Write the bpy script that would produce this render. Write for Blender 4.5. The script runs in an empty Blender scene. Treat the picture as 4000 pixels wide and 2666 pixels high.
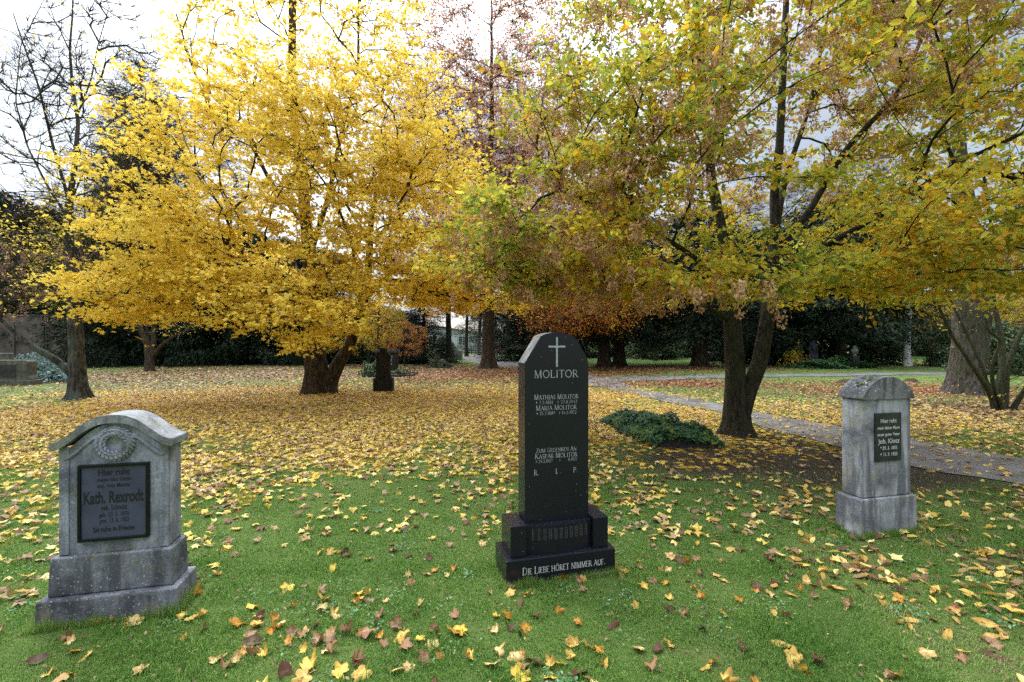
import bpy, math, random
import numpy as np
from mathutils import Vector, Matrix

C = bpy.context.scene.collection
scene = bpy.context.scene
PI = math.pi
F = 1833.0          # focal length in photograph pixels (16.5 mm on a 36 mm sensor)
H = 1.6             # eye height
rng = np.random.default_rng(7)
random.seed(7)

def G(px, py):                       # ground point seen at a photograph pixel
    d = py - 1333.0
    return ((px - 2000.0) * H / d, F * H / d)
def AT(px, Y):                       # x of a photograph column at distance Y
    return (px - 2000.0) * Y / F
def ZT(py, Y):                       # height of a photograph row at distance Y
    return H - (py - 1333.0) * Y / F

def gh(x, y):                        # ground height
    x = np.asarray(x, float); y = np.asarray(y, float)
    return (0.012 * np.sin(x * 0.9 + 1.3) * np.cos(y * 0.7 + 0.4) + 0.008 * np.sin(x * 1.9 + y * 1.3))

# ---------------------------------------------------------------- noise
_perm = rng.random((64, 64))
def vnoise(x, y, s=1.0):
    x = np.asarray(x, float) * s + 100.0; y = np.asarray(y, float) * s + 100.0
    xi = np.floor(x).astype(int); yi = np.floor(y).astype(int)
    fx = x - xi; fy = y - yi
    fx = fx * fx * (3 - 2 * fx); fy = fy * fy * (3 - 2 * fy)
    a = _perm[xi % 64, yi % 64]; b = _perm[(xi + 1) % 64, yi % 64]
    c = _perm[xi % 64, (yi + 1) % 64]; d = _perm[(xi + 1) % 64, (yi + 1) % 64]
    return (a * (1 - fx) + b * fx) * (1 - fy) + (c * (1 - fx) + d * fx) * fy

# ---------------------------------------------------------------- materials
class NT:
    def __init__(s, name):
        s.m = bpy.data.materials.new(name); s.m.use_nodes = True
        s.t = s.m.node_tree; s.t.nodes.clear()
        s.out = s.n('ShaderNodeOutputMaterial')
    def n(s, typ, **kw):
        nd = s.t.nodes.new(typ)
        for k, v in kw.items():
            if k.startswith('i_'):
                key = k[2:]
                key = int(key) if key.isdigit() else key.replace('_', ' ')
                nd.inputs[key].default_value = v
            else:
                setattr(nd, k, v)
        return nd
    def l(s, a, b): s.t.links.new(a, b)
    def coord(s, scale=(1, 1, 1), kind='Object'):
        tc = s.n('ShaderNodeTexCoord'); mp = s.n('ShaderNodeMapping'); mp.inputs['Scale'].default_value = scale
        s.l(tc.outputs[kind], mp.inputs['Vector']); return mp.outputs['Vector']
    def noise(s, vec, scale, detail=4, rough=.55):
        nd = s.n('ShaderNodeTexNoise'); nd.inputs['Scale'].default_value = scale
        nd.inputs['Detail'].default_value = detail; nd.inputs['Roughness'].default_value = rough
        if vec is not None: s.l(vec, nd.inputs['Vector'])
        return nd.outputs['Fac']
    def ramp(s, fac, stops, interp='LINEAR'):
        r = s.n('ShaderNodeValToRGB'); cr = r.color_ramp; cr.interpolation = interp
        while len(cr.elements) < len(stops): cr.elements.new(0.5)
        for e, (p, c) in zip(cr.elements, stops):
            e.position = p; e.color = (*c, 1) if len(c) == 3 else c
        s.l(fac, r.inputs['Fac']); return r.outputs['Color']
    def mix(s, fac, a, b, mode='MIX'):
        nd = s.n('ShaderNodeMix', data_type='RGBA', blend_type=mode)
        for sock, v in ((nd.inputs[0], fac), (nd.inputs[6], a), (nd.inputs[7], b)):
            if isinstance(v, (int, float)): sock.default_value = v
            elif isinstance(v, tuple): sock.default_value = (*v, 1)
            else: s.l(v, sock)
        return nd.outputs[2]
    def math(s, op, a, b=0.0, clamp=False):
        nd = s.n('ShaderNodeMath', operation=op, use_clamp=clamp)
        for sock, v in ((nd.inputs[0], a), (nd.inputs[1], b)):
            if isinstance(v, (int, float)): sock.default_value = v
            else: s.l(v, sock)
        return nd.outputs[0]
    def bump(s, h, strength=.5, dist=.01):
        b = s.n('ShaderNodeBump'); b.inputs['Strength'].default_value = strength; b.inputs['Distance'].default_value = dist
        s.l(h, b.inputs['Height']); return b.outputs['Normal']
    def principled(s, col, rough=.8, spec=.3, normal=None):
        p = s.n('ShaderNodeBsdfPrincipled')
        if isinstance(col, tuple): p.inputs['Base Color'].default_value = (*col, 1)
        else: s.l(col, p.inputs['Base Color'])
        if isinstance(rough, (int, float)): p.inputs['Roughness'].default_value = rough
        else: s.l(rough, p.inputs['Roughness'])
        p.inputs['Specular IOR Level'].default_value = spec
        if normal is not None: s.l(normal, p.inputs['Normal'])
        s.l(p.outputs[0], s.out.inputs[0]); return p

def leaf_mat(name, stops, trans=.4, rough=.55, objrandom=False, spec=.25):
    m = NT(name)
    if objrandom:
        src = m.n('ShaderNodeObjectInfo').outputs['Random']
    else:
        a = m.n('ShaderNodeAttribute'); a.attribute_name = 'rnd'; src = a.outputs['Fac']
    col = m.ramp(src, stops)
    if objrandom:
        v = m.coord((1, 1, 1))
        ln_ = m.n('ShaderNodeVectorMath', operation='LENGTH'); m.l(v, ln_.inputs[0])
        edge = m.math('ADD', m.math('MULTIPLY', ln_.outputs['Value'], .9), m.math('MULTIPLY', m.noise(v, 6, 4, .65), 1.1))
        edge = m.math('ADD', edge, m.math('MULTIPLY', src, .35))
        col = m.mix(m.ramp(edge, [(.78, (0, 0, 0)), (1.0, (.85, .85, .85))]), col, m.mix(1.0, col, (.50, .34, .24), 'MULTIPLY'))
        sv = m.n('ShaderNodeSeparateXYZ'); m.l(v, sv.inputs[0])
        vein = m.math('LESS_THAN', m.math('ABSOLUTE', sv.outputs[0]), .018)
        col = m.mix(m.math('MULTIPLY', vein, .4), col, m.mix(1.0, col, (.6, .45, .35), 'MULTIPLY'))
    p = m.principled(col, rough, spec)
    t = m.n('ShaderNodeBsdfTranslucent'); m.l(col, t.inputs['Color'])
    mx = m.n('ShaderNodeMixShader'); mx.inputs[0].default_value = trans
    m.l(p.outputs[0], mx.inputs[1]); m.l(t.outputs[0], mx.inputs[2]); m.l(mx.outputs[0], m.out.inputs[0])
    return m.m

def bark_mat(name, c1, c2, moss=None, scale=1.0, mossamt=.5):
    m = NT(name)
    v = m.coord((1, 1, .22)); v2 = m.coord((1, 1, 1))
    n1 = m.noise(v, 15 * scale, 7, .72); n2 = m.noise(v2, 2.2, 3)
    col = m.ramp(n1, [(.40, c1), (.50, tuple(.5 * (a_ + b_) for a_, b_ in zip(c1, c2))), (.62, tuple(1.25 * a_ for a_ in c2))])
    if moss:
        f = m.ramp(n2, [(1 - mossamt - .12, (0, 0, 0)), (1 - mossamt + .15, (1, 1, 1))])
        col = m.mix(f, col, moss)
    m.principled(col, .9, .15, m.bump(n1, 1.0, .06)); return m.m

def stone_mat(name, base, dark, lichen, lich_amt=.55, spot=60, green=(.12, .12, .05), streak=.4):
    m = NT(name)
    v = m.coord()
    n1 = m.noise(v, 3.2, 6, .62); n2 = m.noise(v, 90, 2, .6); n3 = m.noise(v, 9, 5, .6)
    vs = m.coord((1, 1, .12)); n4 = m.noise(vs, 14, 4, .6)
    col = m.ramp(n1, [(.36, dark), (.46, tuple(.45 * a_ + .55 * b_ for a_, b_ in zip(dark, base))), (.56, base), (.70, tuple(min(1, 1.22 * a_) for a_ in base))])
    col = m.mix(m.math('MULTIPLY', m.ramp(n4, [(.47, (0, 0, 0)), (.60, (1, 1, 1))]), min(1, streak * 1.5)), col, dark)
    col = m.mix(m.math('MULTIPLY', m.ramp(n3, [(.52, (0, 0, 0)), (.70, (1, 1, 1))]), .6), col, green)
    col = m.mix(.55, col, m.ramp(n2, [(.3, (.45, .45, .45)), (.7, (1.25, 1.25, 1.25))]), 'MULTIPLY')
    vo = m.n('ShaderNodeTexVoronoi'); vo.inputs['Scale'].default_value = spot
    nc = m.n('ShaderNodeTexNoise'); nc.inputs['Scale'].default_value = 55; m.l(v, nc.inputs['Vector'])
    va = m.n('ShaderNodeVectorMath', operation='MULTIPLY_ADD'); m.l(nc.outputs['Color'], va.inputs[0]); va.inputs[1].default_value = (.03, .03, .03); m.l(v, va.inputs[2]); m.l(va.outputs[0], vo.inputs['Vector'])
    sp = m.ramp(m.math('ADD', vo.outputs['Distance'], m.math('MULTIPLY', m.noise(v, 7, 2), .25)), [(.26, (1, 1, 1)), (.38, (0, 0, 0))])
    clump = m.ramp(m.noise(v, 5, 3), [(.62 - lich_amt * .25, (0, 0, 0)), (.74 - lich_amt * .2, (1, 1, 1))])
    vc = m.n('ShaderNodeSeparateColor'); m.l(vo.outputs['Color'], vc.inputs[0])
    pick = m.ramp(vc.outputs[0], [(.5, (0, 0, 0)), (.55, (1, 1, 1))])
    f = m.mix(1.0, m.mix(1.0, sp, clump, 'MULTIPLY'), pick, 'MULTIPLY')
    col = m.mix(f, col, lichen)
    hb = m.math('ADD', n2, m.math('MULTIPLY', n3, 2.0))
    m.principled(col, .88, .25, m.bump(hb, .35, .006)); return m.m

def simple_mat(name, c1, c2, scale=8, rough=.8, spec=.3, bump=.2, dist=.01):
    m = NT(name); v = m.coord(); n = m.noise(v, scale, 5)
    m.principled(m.ramp(n, [(.35, c1), (.65, c2)]), rough, spec, m.bump(n, bump, dist)); return m.m

M = {}
M['bark_maple'] = bark_mat('bark_maple', (.022, .016, .012), (.082, .058, .04), (.045, .045, .022), 1.0, .35)
M['bark_dark'] = bark_mat('bark_dark', (.018, .016, .012), (.065, .055, .042), (.045, .05, .028), 1.2, .45)
M['bark_grey'] = bark_mat('bark_grey', (.022, .021, .02), (.10, .095, .085), (.115, .15, .135), 1.0, .38)
M['bark_mossy'] = bark_mat('bark_mossy', (.022, .022, .014), (.075, .07, .048), (.05, .06, .026), 1.2, .5)
M['bark_big'] = bark_mat('bark_big', (.025, .021, .018), (.105, .088, .074), (.065, .07, .035), 1.1, .42)
def birch_mat():
    m = NT('bark_birch'); v = m.coord((1, 1, 3.2)); n = m.noise(v, 4.2, 5, .7)
    m.principled(m.ramp(n, [(.40, (.05, .045, .04)), (.50, (.62, .62, .6)), (.8, (.75, .75, .72))]), .7, .3); return m.m
M['bark_birch'] = birch_mat()
Y1, Y2, Y3, Y4 = (.87, .67, .10), (.83, .58, .075), (.73, .44, .045), (.42, .18, .03)
M['leaf_maple'] = leaf_mat('leaf_maple', [(0, Y4), (.07, Y3), (.22, Y2), (.62, Y1), (.86, (.86, .68, .14)), (1, (.66, .58, .08))], .5)
M['leaf_hornbeam'] = leaf_mat('leaf_hornbeam', [(0, (.58, .30, .02)), (.14, (.64, .42, .03)), (.34, (.56, .47, .045)), (.56, (.40, .40, .05)), (.76, (.22, .29, .045)), (.92, (.12, .21, .045)), (1, (.66, .58, .07))], .55)
M['seed_brown'] = leaf_mat('seed_brown', [(0, (.30, .155, .075)), (.5, (.56, .33, .18)), (1, (.72, .50, .32))], .4)
M['seed_pink'] = leaf_mat('seed_pink', [(0, (.18, .10, .075)), (.5, (.34, .20, .15)), (1, (.46, .29, .22))], .25)
M['leaf_orange'] = leaf_mat('leaf_orange', [(0, (.34, .10, .03)), (.4, (.58, .20, .04)), (.75, (.68, .31, .05)), (1, (.66, .42, .06))], .5)
M['leaf_copper'] = leaf_mat('leaf_copper', [(0, (.34, .15, .09)), (.5, (.56, .27, .15)), (1, (.66, .38, .21))], .55)
M['leaf_yellowgreen'] = leaf_mat('leaf_yellowgreen', [(0, (.40, .24, .03)), (.5, (.52, .38, .04)), (1, (.30, .30, .05))], .4)
M['leaf_dark'] = leaf_mat('leaf_dark', [(0, (.006, .012, .007)), (.6, (.016, .029, .015)), (1, (.034, .06, .028))], .12, .65, spec=.1)
M['leaf_spruce'] = leaf_mat('leaf_spruce', [(0, (.008, .014, .011)), (.6, (.02, .033, .026)), (1, (.04, .058, .045))], .12, .65, spec=.1)
M['leaf_midgreen'] = leaf_mat('leaf_midgreen', [(0, (.03, .06, .025)), (.6, (.06, .10, .04)), (1, (.12, .16, .06))], .25)
M['leaf_ivy'] = leaf_mat('leaf_ivy', [(0, (.014, .05, .02)), (.55, (.03, .095, .035)), (.9, (.07, .15, .04)), (1, (.26, .28, .05))], .25, .5, spec=.22)
M['leaf_blue'] = leaf_mat('leaf_blue', [(0, (.06, .11, .10)), (.6, (.11, .18, .16)), (1, (.2, .28, .25))], .15)

# ---------------------------------------------------------------- mesh accumulator
class Acc:
    def __init__(s):
        s.v = []; s.f = []; s.nv = 0
    def add(s, v, f, mat=0, rnd=None, smooth=False):
        v = np.asarray(v, float).reshape(-1, 3); f = np.asarray(f, np.int64)
        if len(v) == 0 or len(f) == 0: return
        s.v.append(v); s.f.append((f + s.nv, mat, rnd if rnd is not None else np.full(len(f), .5), smooth)); s.nv += len(v)
    def build(s, name, mats, parent=None):
        me = bpy.data.meshes.new(name)
        V = np.concatenate(s.v) if s.v else np.zeros((0, 3))
        me.vertices.add(len(V)); me.vertices.foreach_set('co', V.astype(np.float32).ravel())
        loops = np.concatenate([f.ravel() for f, *_ in s.f]); tot = np.concatenate([np.full(len(f), f.shape[1]) for f, *_ in s.f])
        me.loops.add(len(loops)); me.loops.foreach_set('vertex_index', loops.astype(np.int32))
        start = np.concatenate([[0], np.cumsum(tot)[:-1]])
        me.polygons.add(len(tot)); me.polygons.foreach_set('loop_start', start.astype(np.int32))
        me.polygons.foreach_set('loop_total', tot.astype(np.int32))
        me.polygons.foreach_set('material_index', np.concatenate([np.full(len(f), m) for f, m, *_ in s.f]).astype(np.int32))
        me.polygons.foreach_set('use_smooth', np.concatenate([np.full(len(f), sm) for f, m, r, sm in s.f]))
        a = me.attributes.new('rnd', 'FLOAT', 'FACE')
        a.data.foreach_set('value', np.concatenate([np.asarray(r, float) for f, m, r, sm in s.f]).astype(np.float32))
        me.update(calc_edges=True)
        for m in (mats if isinstance(mats, (list, tuple)) else [mats]): me.materials.append(m)
        o = bpy.data.objects.new(name, me); C.objects.link(o)
        if parent is not None: o.parent = parent
        return o
    # simple shapes ------------------------------------------------
    def box(s, x0, x1, y0, y1, z0, z1, mat=0, top=None):
        """box; top=(dx0,dx1,dy0,dy1) insets the upper face."""
        t = top or (0, 0, 0, 0)
        v = [(x0, y0, z0), (x1, y0, z0), (x1, y1, z0), (x0, y1, z0),
             (x0 + t[0], y0 + t[2], z1), (x1 - t[1], y0 + t[2], z1), (x1 - t[1], y1 - t[3], z1), (x0 + t[0], y1 - t[3], z1)]
        s.add(v, [(3, 2, 1, 0), (4, 5, 6, 7), (0, 1, 5, 4), (1, 2, 6, 5), (2, 3, 7, 6), (3, 0, 4, 7)], mat)
    def prism(s, prof, y0, y1, mat=0, smooth=False):
        """profile in (x,z), extruded along y; the front is at y0. Profile counter-clockwise seen from -y."""
        n = len(prof)
        v = [(x, y0, z) for x, z in prof] + [(x, y1, z) for x, z in prof]
        s.add(v, [[i, i + n, (i + 1) % n + n, (i + 1) % n][::-1] for i in range(n)], mat, smooth=smooth)
        b = s.nv
        s.add([(x, y0, z) for x, z in prof], [list(range(n))], mat); s.add([(x, y1, z) for x, z in prof], [list(range(n))[::-1]], mat)
    def tube(s, pts, rad, n=6, mat=0, rnd=.5, cap=True):
        pts = np.asarray(pts, float); k = len(pts)
        rad = np.broadcast_to(np.asarray(rad, float), (k,))
        d = np.gradient(pts, axis=0); d /= np.linalg.norm(d, axis=1)[:, None] + 1e-9
        ref = np.array([0.31, 0.95, 0.05]) if abs(d[:, 2]).mean() > .5 else np.array([.05, .02, 1.0])
        u = np.cross(d, ref); u /= np.linalg.norm(u, axis=1)[:, None] + 1e-9
        w = np.cross(d, u)
        a = np.arange(n) * 2 * PI / n
        ring = pts[:, None] + rad[:, None, None] * (np.cos(a)[None, :, None] * u[:, None] + np.sin(a)[None, :, None] * w[:, None])
        i = np.arange(k - 1)[:, None] * n; j = np.arange(n)[None]; j2 = (j + 1) % n
        f = np.stack([i + j, i + n + j, i + n + j2, i + j2], -1).reshape(-1, 4)[:, ::-1]
        s.add(ring.reshape(-1, 3), f, mat, np.full(len(f), rnd), True)
    def lathe(s, prof, c=(0, 0, 0), n=24, mat=0, scale=(1, 1)):
        a = np.arange(n) * 2 * PI / n; prof = np.asarray(prof, float); k = len(prof)
        v = np.stack([c[0] + prof[:, 0:1] * np.cos(a) * scale[0], c[1] + prof[:, 0:1] * np.sin(a) * scale[1], c[2] + np.repeat(prof[:, 1:2], n, 1)], -1).reshape(-1, 3)
        i = np.arange(k - 1)[:, None] * n; j = np.arange(n)[None]; j2 = (j + 1) % n
        f = np.stack([i + j, i + j2, i + n + j2, i + n + j], -1).reshape(-1, 4)
        s.add(v, f, mat, smooth=True)

def thing(name, label, cat, loc=(0, 0, 0), rz=0, group=None, scale=None):
    o = bpy.data.objects.new(name, None); C.objects.link(o)
    o.location = loc; o.rotation_euler = (0, 0, rz); o.empty_display_size = .1
    if scale is not None: o.scale = scale if isinstance(scale, tuple) else (scale,) * 3
    o['label'] = label; o['category'] = cat
    if group: o['group'] = group
    return o
def tag(o, label, cat, group=None):
    o['label'] = label; o['category'] = cat
    if group: o['group'] = group
    return o
def copy_tree(root, loc, rz, scale, label, group=None):
    r = root.copy(); C.objects.link(r); r.location = loc; r.rotation_euler = (0, 0, rz); r.scale = scale
    r['label'] = label
    if group: r['group'] = group
    for ch in list(root.children):
        c = ch.copy(); C.objects.link(c); c.parent = r
        for g in ch.children:
            d = g.copy(); C.objects.link(d); d.parent = c
    return r
def bevel(o, w, seg=2):
    md = o.modifiers.new('bevel', 'BEVEL'); md.width = w; md.segments = seg; md.limit_method = 'ANGLE'; md.angle_limit = math.radians(40)
    return o

# ---------------------------------------------------------------- leaf templates
def maple_fine():
    pts = []
    def P(a, r): pts.append((r * math.cos(math.radians(a)), r * math.sin(math.radians(a))))
    P(270, .10)
    for a, r in ((236, .25), (212, .36), (198, .39), (184, .31), (166, .44), (152, .51), (136, .49), (121, .36), (111, .44), (100, .54), (90, .57)):
        P(a, r)
    left = pts[1:-1]
    pts += [(-x, y) for x, y in left[::-1]]
    return pts
_mf = maple_fine()
T_MAPLE_FINE = (np.array([(0, .02)] + _mf), np.array([(0, i, i % len(_mf) + 1) for i in range(1, len(_mf) + 1)])[:, [0, 2, 1]])
_mc = [(0, -.16), (-.37, -.2), (-.29, .05), (-.5, .27), (-.19, .31), (0, .58), (.19, .31), (.5, .27), (.29, .05), (.37, -.2)]
T_MAPLE = (np.array([(0, .02)] + _mc), np.array([(0, 10, 1, 2), (0, 2, 3, 4), (0, 4, 5, 6), (0, 6, 7, 8), (0, 8, 9, 10)])[:, [0, 3, 2, 1]])
_ov = [(0, -.5), (-.26, -.22), (-.30, .08), (-.16, .36), (0, .56), (.16, .36), (.30, .08), (.26, -.22)]
T_OVATE = (np.array(_ov), np.array([(0, 7, 6, 1), (1, 6, 5, 2), (2, 5, 4, 3)]))
T_OVATE = (np.array([(0, -.5), (-.27, -.15), (-.22, .25), (0, .56), (.22, .25), (.27, -.15)]), np.array([(0, 3, 2, 1), (0, 5, 4, 3)]))
T_DIAMOND = (np.array([(0, -.5), (-.28, 0), (0, .5), (.28, 0)]), np.array([(0, 3, 2, 1)]))
T_NEEDLE = (np.array([(0, -.5), (-.13, .1), (0, .5), (.13, .1)]), np.array([(0, 3, 2, 1)]))
T_STRIP = (np.array([(-.07, -.5), (.07, -.5), (.05, .5), (-.05, .5)]), np.array([(0, 1, 2, 3)]))
T_IVY = (np.array([(0, .0), (0, -.28), (-.42, -.22), (-.3, .12), (0, .55), (.3, .12), (.42, -.22)]), np.array([(0, 3, 2, 1), (0, 5, 4, 3), (0, 1, 6, 5)]))

def unit(v): return v / (np.linalg.norm(v, axis=-1, keepdims=True) + 1e-9)

def leaves(acc, tmpl, pos, normal, size, mat=0, rnd=None, heading=None, curl=.5, r=None):
    r = r or rng
    tv, tf = tmpl; n = len(pos)
    if n == 0: return
    nn = unit(np.asarray(normal, float))
    h = unit(r.normal(size=(n, 3))) if heading is None else unit(np.asarray(heading, float) + 1e-6)
    t = unit(h - nn * np.sum(h * nn, 1, keepdims=True)); b = np.cross(t, nn)       # t = along the leaf
    size = np.broadcast_to(np.asarray(size, float), (n,))
    cx = r.uniform(-curl, curl, n); cy = r.uniform(-curl * 1.4, curl * .4, n)
    z = cx[:, None] * tv[None, :, 0] ** 2 * 2 + cy[:, None] * tv[None, :, 1] ** 2
    V = pos[:, None] + size[:, None, None] * (tv[None, :, 0, None] * b[:, None] + tv[None, :, 1, None] * t[:, None] + z[..., None] * nn[:, None])
    k = len(tv); f = (tf[None] + (np.arange(n) * k)[:, None, None]).reshape(-1, tf.shape[1])
    if rnd is None: rnd = r.random(n)
    acc.add(V.reshape(-1, 3), f, mat, np.repeat(rnd, len(tf)))

# ---------------------------------------------------------------- trees
def resample(poly, step):
    p = np.asarray(poly, float); seg = np.linalg.norm(np.diff(p[:, :3], axis=0), axis=1)
    s = np.concatenate([[0], np.cumsum(seg)]); n = max(2, int(s[-1] / step) + 1)
    t = np.linspace(0, s[-1], n)
    # smooth interpolation (Catmull-Rom through chord length)
    out = np.stack([np.interp(t, s, p[:, i]) for i in range(p.shape[1])], 1)
    for _ in range(2):
        q = out.copy(); q[1:-1] = .25 * out[:-2] + .5 * out[1:-1] + .25 * out[2:]; out = q
    return out, t

def loft_trunk(acc, poly, n=18, flare=0.0, flare_h=.35, lobes=5, wob=.06, mat=0, r=None, step=.12, phase=0.):
    p, t = resample(poly, step)
    k = len(p); d = unit(np.gradient(p[:, :3], axis=0))
    ref = np.array([1.0, .15, 0.0]); u = unit(np.cross(d, ref)); w = np.cross(d, u)
    a = np.arange(n) * 2 * PI / n
    h = p[:, 2] - p[0, 2]
    fl = flare * np.exp(-np.maximum(h, 0) / flare_h)
    ang = a[None] + phase
    lob = .5 + .5 * np.cos(lobes * ang + .7 * np.sin(2 * ang)) 
    R = p[:, 3:4] * (1 + fl[:, None] * (.35 + .9 * lob) + wob * np.sin(3 * ang + h[:, None] * 1.7 + phase) + wob * .6 * np.sin(5 * ang - h[:, None] * 2.9))
    R = R * (1 + .04 * (vnoise(ang * 3 + phase, h[:, None] * 4 + 0 * ang) - .5) * 2)
    ring = p[:, None, :3] + R[..., None] * (np.cos(a)[None, :, None] * u[:, None] + np.sin(a)[None, :, None] * w[:, None])
    i = np.arange(k - 1)[:, None] * n; j = np.arange(n)[None]; j2 = (j + 1) % n
    f = np.stack([i + j, i + n + j, i + n + j2, i + j2], -1).reshape(-1, 4)[:, ::-1]
    acc.add(ring.reshape(-1, 3), f, mat, np.full(len(f), .5), True)

def grow(stems, attr, bf=.3, seg=.3, zmin=1.5, rtip=.005, pw=2.3, wig=.07, ang=.6, r=None, rmax=.09):
    """balanced spanning tree from the stems to the attractors; returns nodes, parents, radii, attractor node ids, first branch node."""
    r = r or rng
    P = []; par = []; plen = []; D = []
    for st in stems:
        q, t = resample(st, seg)
        d = unit(np.gradient(q[:, :3], axis=0))
        base = len(P)
        for i in range(len(q)):
            P.append(q[i, :3]); par.append(-1); D.append(d[i])
            plen.append(1e5 if q[i, 2] < zmin else q[i, 2] * .35)
    n0 = len(P)
    N = len(attr); cap = n0 + N * 40 + 1000
    PA = np.zeros((cap, 3)); PA[:n0] = P; DA = np.zeros((cap, 3)); DA[:n0] = D; PL = np.zeros(cap); PL[:n0] = plen
    PR = np.full(cap, -1, int); cnt = n0
    A = np.asarray(attr, float); left = np.ones(N, bool)
    best = np.full(N, 1e18); bp = np.zeros(N, int)
    def upd(lo, hi):
        df = A[None] - PA[lo:hi, None]; dist = np.linalg.norm(df, axis=2) + 1e-6
        cs = np.sum(df * DA[lo:hi, None], axis=2) / dist
        c = dist * (1 + ang * (1 - cs)) + bf * PL[lo:hi, None]
        j = c.argmin(0); m = c[j, np.arange(N)]
        b = m < best
        best[b] = m[b]; bp[b] = lo + j[b]
    for lo in range(0, n0, 200): upd(lo, min(n0, lo + 200))
    ids = np.zeros(N, int)
    for _ in range(N):
        c = np.where(left, best, 1e19); i = int(c.argmin()); left[i] = False
        p0 = PA[bp[i]]; d0 = DA[bp[i]]; p2 = A[i]; L = np.linalg.norm(p2 - p0)
        k = max(1, min(30, int(L / seg)))
        dd = (p2 - p0) / (L + 1e-9)
        p1 = p0 + (d0 * .5 + dd * .5) * L * .45
        prev = bp[i]; lo = cnt
        for q in range(1, k + 1):
            t = q / k
            pt = (1 - t) ** 2 * p0 + 2 * t * (1 - t) * p1 + t * t * p2
            if q < k: pt = pt + r.normal(size=3) * wig * min(seg, L)
            PA[cnt] = pt; PR[cnt] = prev
            dv = pt - PA[prev]; ln = np.linalg.norm(dv) + 1e-9
            DA[cnt] = dv / ln; PL[cnt] = (PL[prev] if PL[prev] < 1e4 else 1.) + ln
            prev = cnt; cnt += 1
        ids[i] = prev
        upd(lo, cnt)
    PA = PA[:cnt]; PR = PR[:cnt]
    acc_ = np.zeros(cnt); acc_[ids] += rtip ** pw
    for i in range(cnt - 1, n0 - 1, -1):
        if acc_[i] == 0: acc_[i] = rtip ** pw
        acc_[PR[i]] += acc_[i] if PR[i] >= n0 else 0
    R = np.minimum(acc_ ** (1 / pw), rmax)
    return PA, PR, R, ids, n0, DA[:cnt]

def branch_tubes(acc, PA, PR, R, n0, mat=0):
    kids = {}
    for i in range(n0, len(PA)): kids.setdefault(PR[i], []).append(i)
    starts = []
    for p, ch in kids.items():
        ch.sort(key=lambda c: -R[c])
        starts += ch if p < n0 else ch[1:]
    for s in starts:
        chain = [PR[s], s]; cur = s
        while cur in kids: cur = kids[cur][0]; chain.append(cur)
        rr = R[chain].copy(); rr[0] = rr[1] * 1.12; rr[-1] *= .55
        mx = rr.max()
        acc.tube(PA[chain], rr, 7 if mx > .045 else 5 if mx > .018 else 4 if mx > .008 else 3, mat)

def twigs(acc, pos, dirs, n, length, spread, flat, r, rad=.0035, mat=0, dz=.5):
    """n thin shoots from every point; returns shoot origins and vectors."""
    m = len(pos)
    o = np.repeat(pos, n, 0); d = np.repeat(unit(dirs), n, 0)
    v = r.normal(size=(m * n, 3)) * spread; v[:, 2] *= flat
    v = unit(d * np.array([1, 1, dz]) + v) * (length * r.uniform(.5, 1.15, m * n))[:, None]
    u = unit(np.cross(v, r.normal(size=v.shape))); w = unit(np.cross(v, u))
    tri = np.stack([o + u * rad, o - u * rad * .5 + w * rad * .87, o - u * rad * .5 - w * rad * .87, o + v], 1)
    f = np.array([(0, 1, 3), (1, 2, 3), (2, 0, 3)])[None] + (np.arange(m * n) * 4)[:, None, None]
    acc.add(tri.reshape(-1, 3), f.reshape(-1, 3), mat)
    return o, v

def lobes_points(lobes, r, inner=.45):
    out = []
    for (cx, cy, cz, rx, ry, rz, n) in lobes:
        d = unit(r.normal(size=(n, 3))); rad = (inner ** 3 + (1 - inner ** 3) * r.random(n)) ** (1 / 3)
        out.append(np.array([cx, cy, cz]) + d * rad[:, None] * np.array([rx, ry, rz]))
    return np.concatenate(out)

def leaf_cloud(acc, o, v, per, size, tmpl, r, mat=0, up=1.0, jitter=.06, droop=.3, t0=.1, rnd=None, curl=.5, outward=None):
    """leaves along shoots"""
    n = len(o) * per
    oo = np.repeat(o, per, 0); vv = np.repeat(v, per, 0)
    t = r.uniform(t0, 1.08, n)
    p = oo + vv * t[:, None] + r.normal(size=(n, 3)) * jitter
    nm = r.normal(size=(n, 3)) * .62 + np.array([0, 0, up])
    if outward is not None: nm = nm + unit(vv) * outward
    hd = unit(vv) + r.normal(size=(n, 3)) * .7 + np.array([0, 0, -droop])
    leaves(acc, tmpl, p, nm, size * r.uniform(.65, 1.2, n), mat, rnd if rnd is None else rnd(p, n), hd, curl, r)
    return p

# ================================================================ CAMERA, SKY, LIGHT
cam = bpy.data.objects.new('camera', bpy.data.cameras.new('camera')); C.objects.link(cam)
cam.location = (0, 0, H); cam.rotation_euler = (PI / 2, 0, 0)
cam.data.lens = 36 * F / 4000; cam.data.sensor_width = 36; cam.data.clip_end = 2000; cam.data.clip_start = .05
scene.camera = cam

SUN_EL, SUN_AZ = math.radians(46), math.radians(-38)          # azimuth measured from +Y towards +X
sd = Vector((math.sin(SUN_AZ) * math.cos(SUN_EL), math.cos(SUN_AZ) * math.cos(SUN_EL), math.sin(SUN_EL)))
sun = bpy.data.objects.new('sun', bpy.data.lights.new('sun', 'SUN')); C.objects.link(sun)
sun.data.energy = 1.5; sun.data.angle = math.radians(14); sun.data.color = (1, .96, .9)
sun.rotation_euler = sd.to_track_quat('Z', 'Y').to_euler()

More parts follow.
